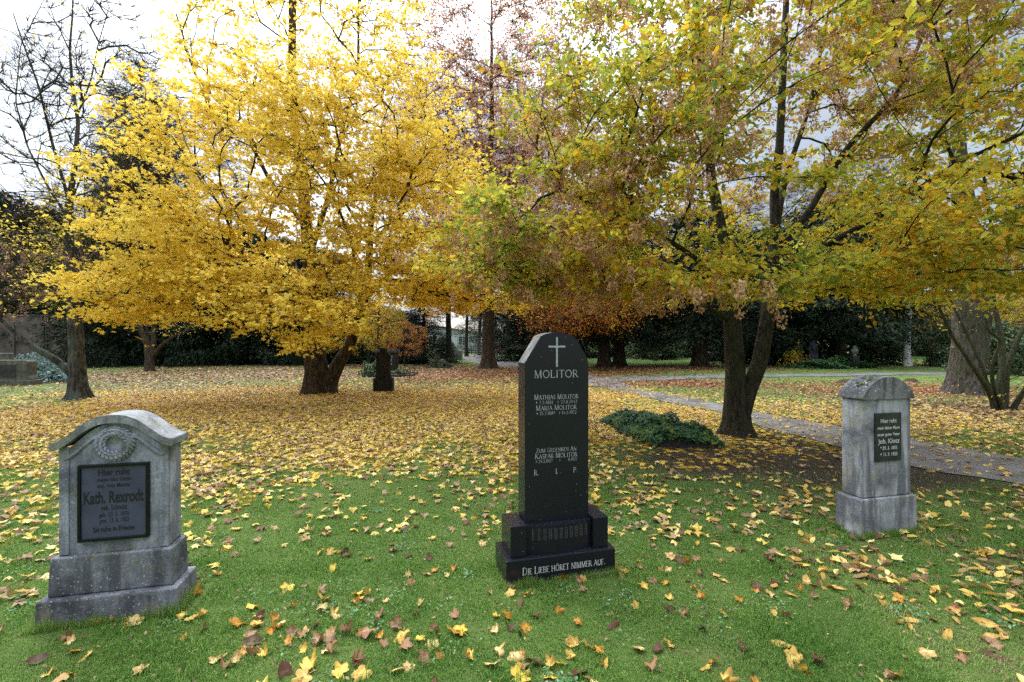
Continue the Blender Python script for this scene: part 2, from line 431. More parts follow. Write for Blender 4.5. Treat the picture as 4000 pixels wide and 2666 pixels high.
w = bpy.data.worlds.new('World'); scene.world = w; w.use_nodes = True
nt = w.node_tree; nt.nodes.clear()
def wn(t, **k):
    n = nt.nodes.new(t)
    for a, b in k.items(): setattr(n, a, b)
    return n
wo = wn('ShaderNodeOutputWorld'); bg = wn('ShaderNodeBackground'); bg.inputs['Strength'].default_value = .1
sky = wn('ShaderNodeTexSky', sky_type='NISHITA'); sky.sun_disc = False; sky.sun_elevation = SUN_EL; sky.sun_rotation = SUN_AZ
sky.air_density = 1.0; sky.dust_density = 1.5
tc = wn('ShaderNodeTexCoord'); mp = wn('ShaderNodeMapping'); mp.inputs['Scale'].default_value = (1, 1, 2.2)
nt.links.new(tc.outputs['Generated'], mp.inputs['Vector'])
nz = wn('ShaderNodeTexNoise'); nz.inputs['Scale'].default_value = 2.1; nz.inputs['Detail'].default_value = 7; nz.inputs['Roughness'].default_value = .58
nt.links.new(mp.outputs[0], nz.inputs['Vector'])
cr = wn('ShaderNodeValToRGB'); cr.color_ramp.elements[0].position = .40; cr.color_ramp.elements[0].color = (.55, .55, .55, 1)
cr.color_ramp.elements[1].position = .58; cr.color_ramp.elements[1].color = (1, 1, 1, 1)
nt.links.new(nz.outputs['Fac'], cr.inputs['Fac'])
# thin cloud is brighter towards the sun
dot = wn('ShaderNodeVectorMath', operation='DOT_PRODUCT'); nt.links.new(tc.outputs['Generated'], dot.inputs[0]); dot.inputs[1].default_value = sd
mr = wn('ShaderNodeMapRange'); nt.links.new(dot.outputs['Value'], mr.inputs['Value'])
mr.interpolation_type = 'SMOOTHSTEP'; mr.inputs['From Min'].default_value = .45; mr.inputs['From Max'].default_value = 1; mr.inputs['To Min'].default_value = 8.0; mr.inputs['To Max'].default_value = 22
cc = wn('ShaderNodeVectorMath', operation='SCALE'); cc.inputs[0].default_value = (.86, .93, 1.0); nt.links.new(mr.outputs[0], cc.inputs['Scale'])
sx = wn('ShaderNodeSeparateXYZ'); nt.links.new(tc.outputs['Generated'], sx.inputs[0])
el = wn('ShaderNodeMapRange', interpolation_type='SMOOTHSTEP'); nt.links.new(sx.outputs['Z'], el.inputs['Value'])
el.inputs['From Min'].default_value = .40; el.inputs['From Max'].default_value = .92; el.inputs['To Min'].default_value = .52; el.inputs['To Max'].default_value = 2.7
cm = wn('ShaderNodeMath', operation='MULTIPLY'); nt.links.new(mr.outputs[0], cm.inputs[0]); nt.links.new(el.outputs[0], cm.inputs[1]); nt.links.new(cm.outputs[0], cc.inputs['Scale'])
mx = wn('ShaderNodeMix', data_type='RGBA'); nt.links.new(cr.outputs['Color'], mx.inputs[0]); nt.links.new(sky.outputs[0], mx.inputs[6]); nt.links.new(cc.outputs[0], mx.inputs[7])
nt.links.new(mx.outputs[2], bg.inputs['Color']); nt.links.new(bg.outputs[0], wo.inputs[0])

scene.view_settings.view_transform = 'Standard'; scene.view_settings.look = 'None'; scene.view_settings.gamma = 1
scene.view_settings.exposure = .92
cy = scene.cycles
cy.use_denoising = False; cy.max_bounces = 6; cy.diffuse_bounces = 3; cy.glossy_bounces = 2; cy.transmission_bounces = 4; cy.transparent_max_bounces = 4
cy.use_adaptive_sampling = True; cy.adaptive_threshold = .02; cy.caustics_reflective = False; cy.caustics_refractive = False
try: cy.denoising_prefilter = 'ACCURATE'
except Exception: pass

# ================================================================ GROUND
def cover_yellow(x, y):
    b = np.interp(y, [1.5, 2.3, 2.75, 3.4, 4.4, 5.2, 6.3, 8, 10, 14, 16, 18, 21], [.05, .06, .09, .14, .24, .38, .60, .95, 1.15, 1.15, .45, .12, 0])
    f = np.where(y > 6.8, np.interp(x, [-15, -11, -9, 2.2, 3.0, 4.2, 5.5, 9], [.05, .55, 1, 1, .75, .45, .15, .05]), np.interp(x, [-6, -3, -1.5, .8, 2.2, 4], [2.0, 1.8, 1.0, .95, .75, .3]))
    band = np.where((y > 6.6) & (y < 14.5) & (x > 4.8), np.interp(y, [6.6, 8.5, 10.5, 12.0, 14.5], [.4, .65, .6, .25, .05]), 0) * np.interp(x, [5, 9, 14], [1, .9, .35])
    cl = np.interp(y, [4, 7, 9], [.22, .40, .62]) + 1.75 * vnoise(x, y, 1.0) ** 1.5 * (.45 + 1.1 * vnoise(x, y, 3.4))
    return np.maximum(b * f * cl, band * cl)
def cover_red(x, y):
    b = np.exp(-(((x + .5) / 6.0) ** 2 + ((y - 22.5) / 4.6) ** 2)) * 1.25
    c = np.exp(-(((x - 6.2) / 3.0) ** 2 + ((y - 17.8) / 1.4) ** 2)) * .95 + np.exp(-(((x - 8) / 7.0) ** 2 + ((y - 27) / 2.2) ** 2)) * .9
    d = np.exp(-(((x - 13) / 5.0) ** 2 + ((y - 15.5) / 2.8) ** 2)) * .85
    return np.minimum(1.3, b + c + d) * (.5 + vnoise(x, y, .6))
def cover_brown(x, y):
    b = np.exp(-(((x + 13) / 10.0) ** 2 + ((y - 22) / 6.5) ** 2)) * .95
    c = np.exp(-(((x - 27) / 9.0) ** 2 + ((y - 33) / 2.5) ** 2)) * .9
    d = np.exp(-(((x + 4) / 14.0) ** 2 + ((y - 30) / 4.0) ** 2)) * .7
    e = np.exp(-(((x - 10.5) / 3.2) ** 2 + ((y - 11) / 2.4) ** 2)) * .7
    return np.minimum(1.1, b + c + d + e) * (.45 + 1.1 * vnoise(x + 9, y, .7))
def dirt(x, y):
    a = np.exp(-(((x - 3.8) / 1.45) ** 2 + ((y - 6.2) / 1.15) ** 2)) * 1.7 + np.exp(-(((x - 2.0) / .9) ** 2 + ((y - 6.5) / .8) ** 2)) * .6
    b = np.exp(-(((x - 11.6) / 2.2) ** 2 + ((y - 11.0) / 1.2) ** 2)) * .9
    c = np.exp(-(((x - 4.9) / .8) ** 2 + ((y - 5.6) / .7) ** 2)) * .6 + np.exp(-(((x + 1.2) / 5) ** 2 + ((y - 23.2) / 1.6) ** 2)) * .75
    d = np.exp(-(((x - 13) / 10) ** 2 + ((y - 29) / 1.2) ** 2)) * .9 + np.exp(-(((x - 4.0) / 1.1) ** 2 + ((y - 8.3) / .9) ** 2)) * .8
    return np.clip((a + b + c + d) * (.5 + vnoise(x, y, 1.6)), 0, 1)
def cover_oval(x, y):
    b = np.interp(x + .25 * (4 - y), [1.0, 1.8, 2.6, 4], [0, .12, .42, .6]) * np.interp(y, [1.9, 2.5, 3.2, 4.6, 5.5, 7.5], [.35, .6, 1, .85, .5, .25])
    return np.where(y < 7.5, b * (.15 + 2.3 * vnoise(x, y + 5, 1.7) ** 1.6), 0)

gx = np.unique(np.concatenate([np.linspace(-14, 18, 161), np.linspace(-60, 70, 131), np.array([-400, -250, -150, -90, 100, 160, 260, 400.])]))
gy = np.unique(np.concatenate([np.linspace(-2, 16, 91), np.linspace(16, 60, 89), np.array([-60, -20, -8, 70, 90, 140, 250, 500.])]))
GX, GY = np.meshgrid(gx, gy); nxg, nyg = len(gx), len(gy)
ga = Acc()
i0 = (np.arange(nyg - 1)[:, None] * nxg + np.arange(nxg - 1)[None]).ravel()
ga.add(np.stack([GX, GY, gh(GX, GY)], -1), np.stack([i0, i0 + 1, i0 + 1 + nxg, i0 + nxg], 1), smooth=True)
def ground_mat():
    m = NT('lawn_soil'); v = m.coord()
    n1 = m.noise(v, 1.3, 6, .6); n2 = m.noise(v, 22, 5, .7); n3 = m.noise(v, 160, 3, .7)
    g = m.ramp(n1, [(.32, (.062, .115, .024)), (.52, (.095, .155, .034)), (.72, (.15, .18, .055))])
    g = m.mix(m.ramp(n2, [(.50, (0, 0, 0)), (.72, (.6, .6, .6))]), g, (.21, .175, .085))
    g = m.mix(.75, g, m.ramp(n3, [(.28, (.35, .35, .35)), (.72, (1.5, 1.5, 1.5))]), 'MULTIPLY')
    def attr(nm):
        a = m.n('ShaderNodeAttribute'); a.attribute_name = nm; return a.outputs['Fac']
    so = m.ramp(n2, [(.3, (.028, .021, .016)), (.7, (.075, .056, .042))])
    dm = m.math('MULTIPLY', attr('dirt'), m.math('ADD', .35, m.math('MULTIPLY', n2, 1.3)), True)
    col = m.mix(dm, g, so)
    # leaf litter: small cells, shown where the cover says so
    vo = m.n('ShaderNodeTexVoronoi'); vo.inputs['Scale'].default_value = 11; vo.inputs['Randomness'].default_value = 1
    wv = m.n('ShaderNodeMapping'); m.l(v, wv.inputs[0]); wv.inputs['Scale'].default_value = (1, 1, 0)
    m.l(wv.outputs[0], vo.inputs['Vector'])
    sc = m.n('ShaderNodeSeparateColor'); m.l(vo.outputs['Color'], sc.inputs[0])
    edge = m.ramp(vo.outputs['Distance'], [(.35, (1, 1, 1)), (.62, (.35, .35, .35))])
    for nm, stops in (('brown', [(0, (.07, .04, .022)), (.5, (.20, .12, .06)), (.85, (.34, .22, .11)), (1, (.40, .28, .07))]),
                      ('red', [(0, (.07, .032, .018)), (.5, (.20, .085, .04)), (.85, (.36, .15, .06)), (1, (.42, .26, .1))]),
                      ('yellow', [(0, (.16, .08, .02)), (.3, (.46, .26, .035)), (.7, (.66, .42, .05)), (1, (.72, .54, .13))])):
        lit = m.mix(.8, m.ramp(sc.outputs[1], stops), edge, 'MULTIPLY')
        on = m.math('GREATER_THAN', attr(nm), m.math('ADD', .12, m.math('MULTIPLY', sc.outputs[0], .85)))
        col = m.mix(on, col, lit)
    h = m.math('ADD', n3, m.math('MULTIPLY', n2, 1.5))
    m.principled(col, .95, .1, m.bump(h, .8, .02)); return m.m
ground = ga.build('ground', ground_mat()); ground['kind'] = 'structure'
for nm, fn, k in (('yellow', cover_yellow, np.where(GY < 6, .55, .9)), ('red', cover_red, .85), ('brown', cover_brown, .85), ('dirt', dirt, 1)):
    a = ground.data.attributes.new(nm, 'FLOAT', 'POINT'); a.data.foreach_set('value', (fn(GX, GY) * k).astype(np.float32).ravel())

# paths: sheets a centimetre above the ground
up = [(2380, 1496), (2512, 1529), (2691, 1555), (2937, 1609), (3200, 1654), (3580, 1725), (4000, 1797), (4500, 1890), (5200, 2050)]
lo = [(2372, 1522), (2480, 1545), (2602, 1573), (2825, 1612), (2941, 1658), (3250, 1740), (3580, 1830), (4000, 1887), (4500, 2010), (5200, 2200)]
up = np.array([G(*p) for p in up]); lo = np.array([G(*p) for p in lo])
def res2(p, n):
    s = np.concatenate([[0], np.cumsum(np.linalg.norm(np.diff(p, axis=0), axis=1))]); t = np.linspace(0, s[-1], n)
    q = np.stack([np.interp(t, s, p[:, 0]), np.interp(t, s, p[:, 1])], 1)
    for _ in range(6):
        z = q.copy(); z[1:-1] = .25 * q[:-2] + .5 * q[1:-1] + .25 * q[2:]; q = z
    return q
def strip(acc, A, B, n, m, z):
    a, b = res2(A, n), res2(B, n)
    jit = (vnoise(a[:, 0] * 3, a[:, 1] * 3, 1.5) - .5) * .16
    a = a + unit(a - b) * jit[:, None]; b = b - unit(a - b) * ((vnoise(b[:, 1] * 3, b[:, 0] * 3, 1.5) - .5) * .16)[:, None]
    t = np.linspace(0, 1, m)[None, :, None]; q = a[:, None] * (1 - t) + b[:, None] * t
    v = np.concatenate([q, (gh(q[..., 0], q[..., 1]) + z)[..., None]], -1).reshape(-1, 3)
    i = (np.arange(n - 1)[:, None] * m + np.arange(m - 1)[None]).ravel()
    acc.add(v, np.stack([i, i + 1, i + 1 + m, i + m], 1)[:, ::-1], smooth=True)
pa = Acc(); strip(pa, up, lo, 90, 6, .012)
# junction, the far path to the right and the path back past the beech
def centre_strip(acc, pts, z, n=60, m=5):
    p = np.array([q[:2] for q in pts], float); wd = np.array([q[2] for q in pts]); d = unit(np.gradient(p, axis=0)); nrm = np.stack([-d[:, 1], d[:, 0]], 1)
    strip(acc, p + nrm * wd[:, None] / 2, p - nrm * wd[:, None] / 2, n, m, z)
far = Acc(); centre_strip(far, [(-4.2, 52, 4.0), (-1.5, 36, 3.6), (.6, 28.5, 2.4), (2.2, 22.5, 2.2), (3.1, 18.6, 2.0), (3.55, 16.4, 1.5)], .016)
far2 = Acc(); centre_strip(far2, [(2.6, 19.3, 2.6), (4.6, 19.4, 2.0), (9.3, 21.2, 1.5), (15.7, 22.2, 1.6), (22, 23.4, 1.5), (33, 24.2, 2.0), (60, 26, 2.2)], .020)
def path_mat():
    m = NT('path_gravel'); v = m.coord(); n1 = m.noise(v, 1.5, 5); n2 = m.noise(v, 120, 3, .7)
    col = m.ramp(n1, [(.36, (.085, .08, .075)), (.5, (.14, .132, .126)), (.64, (.185, .175, .166))])
    col = m.mix(.6, col, m.ramp(n2, [(.3, (.55, .55, .55)), (.7, (1.3, 1.3, 1.3))]), 'MULTIPLY')
    m.principled(col, .9, .2, m.bump(n2, .5, .006)); return m.m
PM = path_mat()
for acc_ in (pa, far, far2): acc_.build('path', PM)['kind'] = 'structure'
def on_path(x, y):
    c = np.zeros(x.shape, bool)
    U = res2(up, 60); L = res2(lo, 60)
    yy_u = np.interp(x, U[:, 0], U[:, 1], left=0, right=0); yy_l = np.interp(x, L[:, 0], L[:, 1], left=0, right=0)
    return (x > 3.3) & (y < yy_u) & (y > yy_l)

# ================================================================ LETTERING
def arc(cx, cy, rx, ry, a0, a1, n=10):
    return [(cx + rx * math.cos(math.radians(a0 + (a1 - a0) * i / n)), cy + ry * math.sin(math.radians(a0 + (a1 - a0) * i / n))) for i in range(n + 1)]
TK, TN = .125, .07
GL = {
 'A': (.78, [([(.04, 0), (.39, 1)], TN), ([(.39, 1), (.74, 0)], TK), ([(.18, .36), (.6, .36)], TN)]),
 'B': (.62, [([(.1, 0), (.1, 1)], TK), ([(.1, 1)] + arc(.3, .76, .2, .24, 90, -90) + [(.1, .52)], TN), ([(.1, .52)] + arc(.33, .26, .23, .26, 90, -90) + [(.1, 0)], TN)]),
 'D': (.78, [([(.1, 0), (.1, 1)], TK), ([(.1, 1)] + arc(.3, .5, .4, .5, 90, -90) + [(.1, 0)], TN)]),
 'E': (.58, [([(.1, 0), (.1, 1)], TK), ([(.1, 1), (.52, 1)], TN), ([(.1, .52), (.44, .52)], TN), ([(.1, 0), (.54, 0)], TN)]),
 'F': (.54, [([(.1, 0), (.1, 1)], TK), ([(.1, 1), (.5, 1)], TN), ([(.1, .52), (.42, .52)], TN)]),
 'G': (.8, [(arc(.42, .5, .36, .5, 45, 330, 18), TN), ([(.73, .1), (.73, .45)], TK), ([(.52, .45), (.74, .45)], TN)]),
 'H': (.8, [([(.1, 0), (.1, 1)], TK), ([(.7, 0), (.7, 1)], TK), ([(.1, .52), (.7, .52)], TN)]),
 'I': (.28, [([(.14, 0), (.14, 1)], TK)]),
 'K': (.7, [([(.1, 0), (.1, 1)], TK), ([(.12, .45), (.6, 1)], TN), ([(.26, .6), (.66, 0)], TK)]),
 'L': (.58, [([(.1, 0), (.1, 1)], TK), ([(.1, 0), (.54, 0), (.55, .12)], TN)]),
 'M': (.94, [([(.1, 0), (.14, 1)], TN), ([(.14, 1), (.47, 0)], TK), ([(.47, 0), (.8, 1)], TN), ([(.8, 1), (.84, 0)], TK)]),
 'N': (.82, [([(.1, 0), (.1, 1)], TN), ([(.1, 1), (.72, 0)], TK), ([(.72, 0), (.72, 1)], TN)]),
 'O': (.86, [(arc(.43, .5, .36, .5, 0, 360, 22), (TN + TK) / 2)]),
 'P': (.58, [([(.1, 0), (.1, 1)], TK), ([(.1, 1)] + arc(.3, .74, .22, .26, 90, -90) + [(.1, .48)], TN)]),
 'R': (.66, [([(.1, 0), (.1, 1)], TK), ([(.1, 1)] + arc(.3, .74, .22, .26, 90, -90) + [(.1, .48)], TN), ([(.3, .48), (.62, 0)], TK)]),
 'S': (.52, [(arc(.26, .75, .18, .25, 20, 270, 12) + arc(.26, .25, .2, .25, 90, -160, 12), (TN + TK) / 2)]),
 'T': (.66, [([(.33, 0), (.33, 1)], TK), ([(.03, .9), (.04, 1), (.62, 1), (.63, .9)], TN)]),
 'U': (.78, [([(.1, 1), (.1, .32)] + arc(.38, .32, .28, .32, 180, 360, 10) + [(.66, 1)], TK)]),
 'Z': (.64, [([(.06, 1), (.56, 1)], TN), ([(.56, 1), (.06, 0)], TK), ([(.06, 0), (.6, 0)], TN)]),
 '1': (.34, [([(.06, .82), (.2, 1), (.2, 0)], TK)]),
 '2': (.54, [(arc(.26, .72, .2, .28, 170, -35, 10) + [(.06, 0), (.5, 0)], TN + .02)]),
 '3': (.52, [(arc(.24, .75, .19, .25, 160, -80, 10) + arc(.24, .26, .22, .26, 80, -160, 10), TN + .02)]),
 '4': (.56, [([(.4, 0), (.4, 1), (.04, .3), (.54, .3)], TN + .02)]),
 '5': (.52, [([(.44, 1), (.12, 1), (.09, .56)] + arc(.24, .3, .22, .3, 110, -150, 10), TN + .02)]),
 '7': (.5, [([(.05, 1), (.47, 1), (.18, 0)], TN + .02)]),
 '8': (.54, [(arc(.26, .75, .17, .25, 0, 360, 12), TN + .02), (arc(.26, .26, .21, .26, 0, 360, 12), TN + .02)]),
 '9': (.54, [(arc(.27, .7, .2, .3, 0, 360, 12), TN + .02), ([(.47, .7), (.42, .25), (.2, 0)], TN + .02)]),
 '.': (.22, [([(.11, .0), (.11, .12)], .12)]),
 '+': (.6, [([(.3, .0), (.3, .9)], TN + .02), ([(.06, .58), (.54, .58)], TN + .02)]),
 '*': (.6, [([(.3, .1), (.3, .95)], TN + .02), ([(.02, .52), (.58, .52)], TN + .02), ([(.16, .38), (.44, .66)], .05), ([(.16, .66), (.44, .38)], .05)]),
 ' ': (.42, []),
}
GL['Ö'] = (GL['O'][0], GL['O'][1] + [([(.28, 1.13), (.28, 1.23)], .11), ([(.58, 1.13), (.58, 1.23)], .11)])
SERIF = set('ABDEFHIKLMNPRTU')
def ribbon(acc, pts, wd, y):
    p = np.asarray(pts, float); d = unit(np.gradient(p, axis=0)) if len(p) > 1 else None
    n = np.stack([-d[:, 1], d[:, 0]], 1) * wd / 2
    k = len(p); a, b = p + n, p - n
    v = [(q[0], y, q[1]) for q in a] + [(q[0], y, q[1]) for q in b]
    acc.add(v, [(i, i + 1, k + i + 1, k + i)[::-1] for i in range(k - 1)])
_ly = [0]
def carve(acc, text, size, cx, z, width, y, small=.8, gap=.1, bigwords=99):
    """Roman capitals; the first letter of a word in full size, the others small."""
    x = 0; items = []; first = True; wi = 0
    for ch in text:
        sc = size if (first or not ch.isalpha()) else size * small
        if not ch.isalpha() and ch not in ' .': sc = size
        if ch == ' ': wi += 1; first = wi < bigwords; x += size * .36; continue
        wd, st = GL[ch]; items.append((x, sc, ch)); x += (wd + gap) * sc
        first = False if ch.isalpha() else first
    k = width / x
    for (x0, sc, ch) in items:
        for pts, wt in GL[ch][1]:
            _ly[0] = (_ly[0] + 1) % 7
            yy = y - .00006 * _ly[0]
            q = [(cx - width / 2 + (x0 + px * sc) * k, z + pz * sc) for px, pz in pts]
            ribbon(acc, q, wt * sc, yy)
            if ch in SERIF and len(pts) == 2:
                for (px, pz) in pts:
                    if pz in (0, 1):
                        _ly[0] = (_ly[0] + 1) % 7
                        c = cx - width / 2 + (x0 + px * sc) * k; zz = z + pz * sc
                        ribbon(acc, [(c - .13 * sc, zz), (c + .13 * sc, zz)], .05 * sc, y - .00006 * _ly[0])
    return acc
def font_text(acc, text, size, cx, z, width, y, bold=0.0):
    cu = bpy.data.curves.new('lettering', 'FONT'); cu.body = text; cu.size = size; cu.align_x = 'CENTER'; cu.offset = bold; cu.resolution_u = 3
    o = bpy.data.objects.new('lettering', cu); C.objects.link(o)
    dg = bpy.context.evaluated_depsgraph_get(); me = bpy.data.meshes.new_from_object(o.evaluated_get(dg))
    n = len(me.vertices); v = np.zeros(n * 3, np.float32); me.vertices.foreach_get('co', v); v = v.reshape(-1, 3)
    wd = v[:, 0].max() - v[:, 0].min(); mid = (v[:, 0].max() + v[:, 0].min()) / 2
    k = width / wd
    V = np.stack([(v[:, 0] - mid) * k + cx, np.full(n, y), v[:, 1] + z], 1)
    for p in me.polygons: pass
    by = {}
    for p in me.polygons: by.setdefault(len(p.vertices), []).append(list(p.vertices))
    for kk, fs in by.items():
        f = np.array(fs); acc.add(V, f)
    bpy.data.objects.remove(o); bpy.data.curves.remove(cu); bpy.data.meshes.remove(me)

# ================================================================ GRAVESTONES IN FRONT
M['stone_wreath'] = stone_mat('stone_wreath', (.355, .368, .42), (.12, .124, .155), (.50, .52, .50), .45, 42)
M['stone_plinth'] = stone_mat('stone_plinth', (.205, .212, .24), (.058, .059, .072), (.46, .48, .44), 1.35, 62, (.19, .165, .06), .5)
M['stone_cap'] = stone_mat('stone_cap', (.27, .275, .285), (.10, .10, .12), (.46, .48, .41), .7, 45, (.15, .15, .06))
M['stone_pillar'] = stone_mat('stone_pillar', (.37, .375, .40), (.12, .122, .14), (.52, .53, .52), .5, 60, (.21, .19, .10), .6)
M['stone_pillar_cap'] = stone_mat('stone_pillar_cap', (.22, .215, .225), (.07, .07, .08), (.54, .56, .52), 1.1, 34, (.06, .085, .02), .6)
def granite():
    m = NT('black_granite'); v = m.coord(); n = m.noise(v, 260, 2, .7); n2 = m.noise(v, 3, 4); n3 = m.noise(m.coord((1, 1, .2)), 12, 4)
    col = m.ramp(n, [(.35, (.006, .006, .010)), (.72, (.019, .019, .027))])
    col = m.mix(m.math('MULTIPLY', m.ramp(n2, [(.45, (0, 0, 0)), (.75, (1, 1, 1))]), .35), col, (.018, .018, .022))
    vo = m.n('ShaderNodeTexVoronoi'); vo.inputs['Scale'].default_value = 26; m.l(v, vo.inputs['Vector'])
    sp = m.ramp(vo.outputs['Distance'], [(.05, (1, 1, 1)), (.085, (0, 0, 0))])
    vc = m.n('ShaderNodeSeparateColor'); m.l(vo.outputs['Color'], vc.inputs[0])
    col = m.mix(m.mix(1., sp, m.ramp(vc.outputs[0], [(.62, (0, 0, 0)), (.66, (1, 1, 1))]), 'MULTIPLY'), col, (.30, .31, .32))
    m.principled(col, m.math('ADD', .10, m.math('MULTIPLY', n3, .20)), .28); return m.m
M['granite'] = granite()
M['granite_rough'] = stone_mat('granite_rough', (.20, .20, .195), (.07, .07, .07), (.36, .37, .35), .5, 70, (.12, .11, .06))
M['stone_olive2'] = stone_mat('footing_stone', (.20, .19, .17), (.1, .1, .09), (.3, .3, .28), .4, 40)
M['letter_silver'] = simple_mat('letter_silver', (.26, .27, .29), (.38, .39, .41), 40, .6, .4, 0)
M['letter_white'] = simple_mat('letter_white', (.40, .41, .40), (.58, .58, .56), 60, .6, .3, 0)
M['letter_black'] = simple_mat('letter_black', (.006, .006, .007), (.012, .012, .013), 40, .5, .4, 0)
M['plaque_glass'] = simple_mat('plaque_glass', (.046, .047, .088), (.070, .072, .124), 6, .24, .42, 0)
M['frame_black'] = simple_mat('frame_black', (.003, .003, .0035), (.007, .007, .008), 20, .25, .3, .1)
M['plaque_dark'] = simple_mat('plaque_dark', (.012, .013, .015), (.030, .032, .036), 9, .35, .35, .1)

# --- grey stone with a wreath and black plaque (local x along the front, y into the stone)
xw, yw = G(126, 2463); x2, y2 = G(692, 2395)
t = thing('gravestone', 'lichen spotted grey gravestone with carved wreath and black framed plaque', 'gravestone', ((xw + x2) / 2, (yw + y2) / 2, -.01), math.atan2(y2 - yw, x2 - xw))
W1 = .352
a = Acc(); a.box(-W1, W1, 0, .30, -.05, .155, 0, (.006, .006, .008, .006)); bevel(a.build('base', M['stone_plinth'], t), .012, 3)
W2 = .312
a = Acc(); a.box(-W2, W2, .045, .265, .156, .375, 0, (.008, .008, .006, .006)); bevel(a.build('plinth', M['stone_plinth'], t), .010, 3)
W3 = .278; ZE = .988; ZTOP = 1.138
def ogee(xn): return ZE + (ZTOP - ZE) * (.5 + .5 * math.cos(PI * min(1, abs(xn)) ** 1.3))
us = np.linspace(1, -1, 33)
prof = [(-W3, .376), (W3, .376)] + [(u * W3, ogee(u) - .012) for u in us]
a = Acc(); a.prism(prof, .085, .235); bevel(a.build('body', M['stone_wreath'], t), .012, 2)
# raised rim around the sunk field: two pilaster strips, bottom rail and bow
for x0_, x1_ in ((-W3 + .002, -W3 + .052), (W3 - .052, W3 - .002)):
    a = Acc(); a.box(x0_, x1_, .076, .088, .377, 1.0); bevel(a.build('pilaster', M['stone_wreath'], t), .007, 2)
a = Acc(); arcp = [(u * (W3 - .03), .082, ogee(u * .93) - .062) for u in np.linspace(-1, 1, 31)]
a.tube(arcp, .011, 8); a.build('moulding', M['stone_wreath'], t)
CW = .306
outer = [(u * CW, ogee(u) + .042) for u in us]; inner = [(u * CW, ogee(u) - .006) for u in us[::-1]]
a = Acc(); b0 = inner + outer; a.prism(b0, .05, .262); bevel(a.build('cap', M['stone_cap'], t), .008, 2)
# wreath of laurel leaves
a = Acc(); R0 = .074; zc = 1.008; ycen = .083
th = np.linspace(0, 2 * PI, 41)
a.tube(np.stack([R0 * np.cos(th), np.full(41, ycen), zc + R0 * np.sin(th)], 1),   .024, 8)
rw = np.random.default_rng(3)
for row, (rr, yo) in enumerate(((.050, -.012), (.065, -.021), (.082, -.021), (.097, -.009))):
    nn = (14, 18, 22, 26)[row]
    for k in range(nn):
        ang = 2 * PI * (k + .5 * (row % 2)) / nn; tilt = ang + PI / 2 + (.45 if row % 2 else -.2)
        c = np.array([rr * math.cos(ang), ycen + yo, zc + rr * math.sin(ang)])
        L = np.array([math.cos(tilt), -.25, math.sin(tilt)]); S = np.array([-math.sin(tilt), 0, math.cos(tilt)]); Nn = np.array([0, -1, 0.])
        pts = [c - L * .018, c + S * .009, c + L * .019 + Nn * .008, c - S * .009, c + Nn * .013]
        a.add(pts, [(0, 1, 4), (1, 2, 4), (2, 3, 4), (3, 0, 4)], 0, None, True)
a.build('wreath', M['stone_wreath'], t)
a = Acc(); a.box(-.166, .166, .070, .090, .462, .878, 0, (0, 0, 0, 0)); pl = a.build('plaque', M['plaque_glass'], t)
a = Acc()
for (x0, x1, z0, z1) in ((-.178, .178, .876, .892), (-.178, .178, .448, .464), (-.178, -.162, .464, .876), (.162, .178, .464, .876)):
    a.box(x0, x1, .060, .089, z0, z1)
bevel(a.build('frame', M['frame_black'], pl), .003, 2)
a = Acc(); yl = .0692
for s, sz, z, wd, bo in (('Hier ruht', .049, .828, .160, .0016), ('meine liebe Gattin', .034, .791, .168, .0005), ('uns. gute Mutter', .034, .756, .168, .0006),
                         ('Kath. Rexrodt', .098, .666, .300, .0027), ('geb. Schmitz', .042, .624, .130, .0008), ('geb. 23. 3. 1876', .036, .585, .152, .0004),
                         ('gest. 13. 6. 1923', .036, .551, .148, .0004), ('Sie ruhe in Frieden', .042, .499, .210, .0009)):
    font_text(a, s, sz, 0, z, wd, yl, bo)
a.build('inscription', M['letter_black'], pl)

# --- black granite stele
xw, yw = G(1978, 2288); x2, y2 = G(2404, 2228)
t = thing('gravestone', 'tall polished black granite gravestone with engraved cross and silver lettering', 'gravestone', ((xw + x2) / 2, (yw + y2) / 2, -.005), math.atan2(y2 - yw, x2 - xw))
B1 = .393
a = Acc(); a.box(-B1, B1, 0, .32, -.05, .160); base = bevel(a.build('base', M['granite'], t), .006, 2)
a = Acc(); carve(a, 'DIE LIEBE HÖRET NIMMER AUF.', .047, .018, .058, .60, -.0012, .80, .1, 2); a.build('inscription', M['letter_white'], base)
B2 = .355
for x0_, x1_ in ((-B2, -.243), (.243, B2)):
    pm = Acc(); pm.box(x0_, x1_, .035, .285, .161, .372); bevel(pm.build('side_block', M['granite'], t), .005, 2)
# bowed middle block
a = Acc(); xs = np.linspace(-.242, .242, 17); bow = [(x, .070 - .042 * (1 - (x / .242) ** 2)) for x in xs]
ring = [(x, y, z) for z in (.161, .352) for x, y in bow + [(.242, .28), (-.242, .28)]]; n = len(bow) + 2
a.add(ring, [(i, (i + 1) % n, n + (i + 1) % n, n + i) for i in range(n)]); a.add([ring[i] for i in range(n, 2 * n)], [list(range(n))])
mid = bevel(a.build('front_block', M['granite'], t), .004, 2)
a = Acc()
for k in range(11):
    x = -.19 + .038 * k; yb = .070 - .042 * (1 - (x / .242) ** 2) - .0015
    for dx in (-.0075, .0075):
        ribbon(a, [(x + dx, .255), (x + dx, .335)], .0022, yb)
    for q in range(7): ribbon(a, [(x - .006, .262 + q * .011), (x + .006, .262 + q * .011)], .002, yb - .0004)
M['letter_dull'] = simple_mat('letter_dull', (.07, .07, .075), (.11, .11, .115), 40, .7, .3, 0)
a.build('carved_band', M['letter_dull'], mid)
BW = .236; zs = 1.452
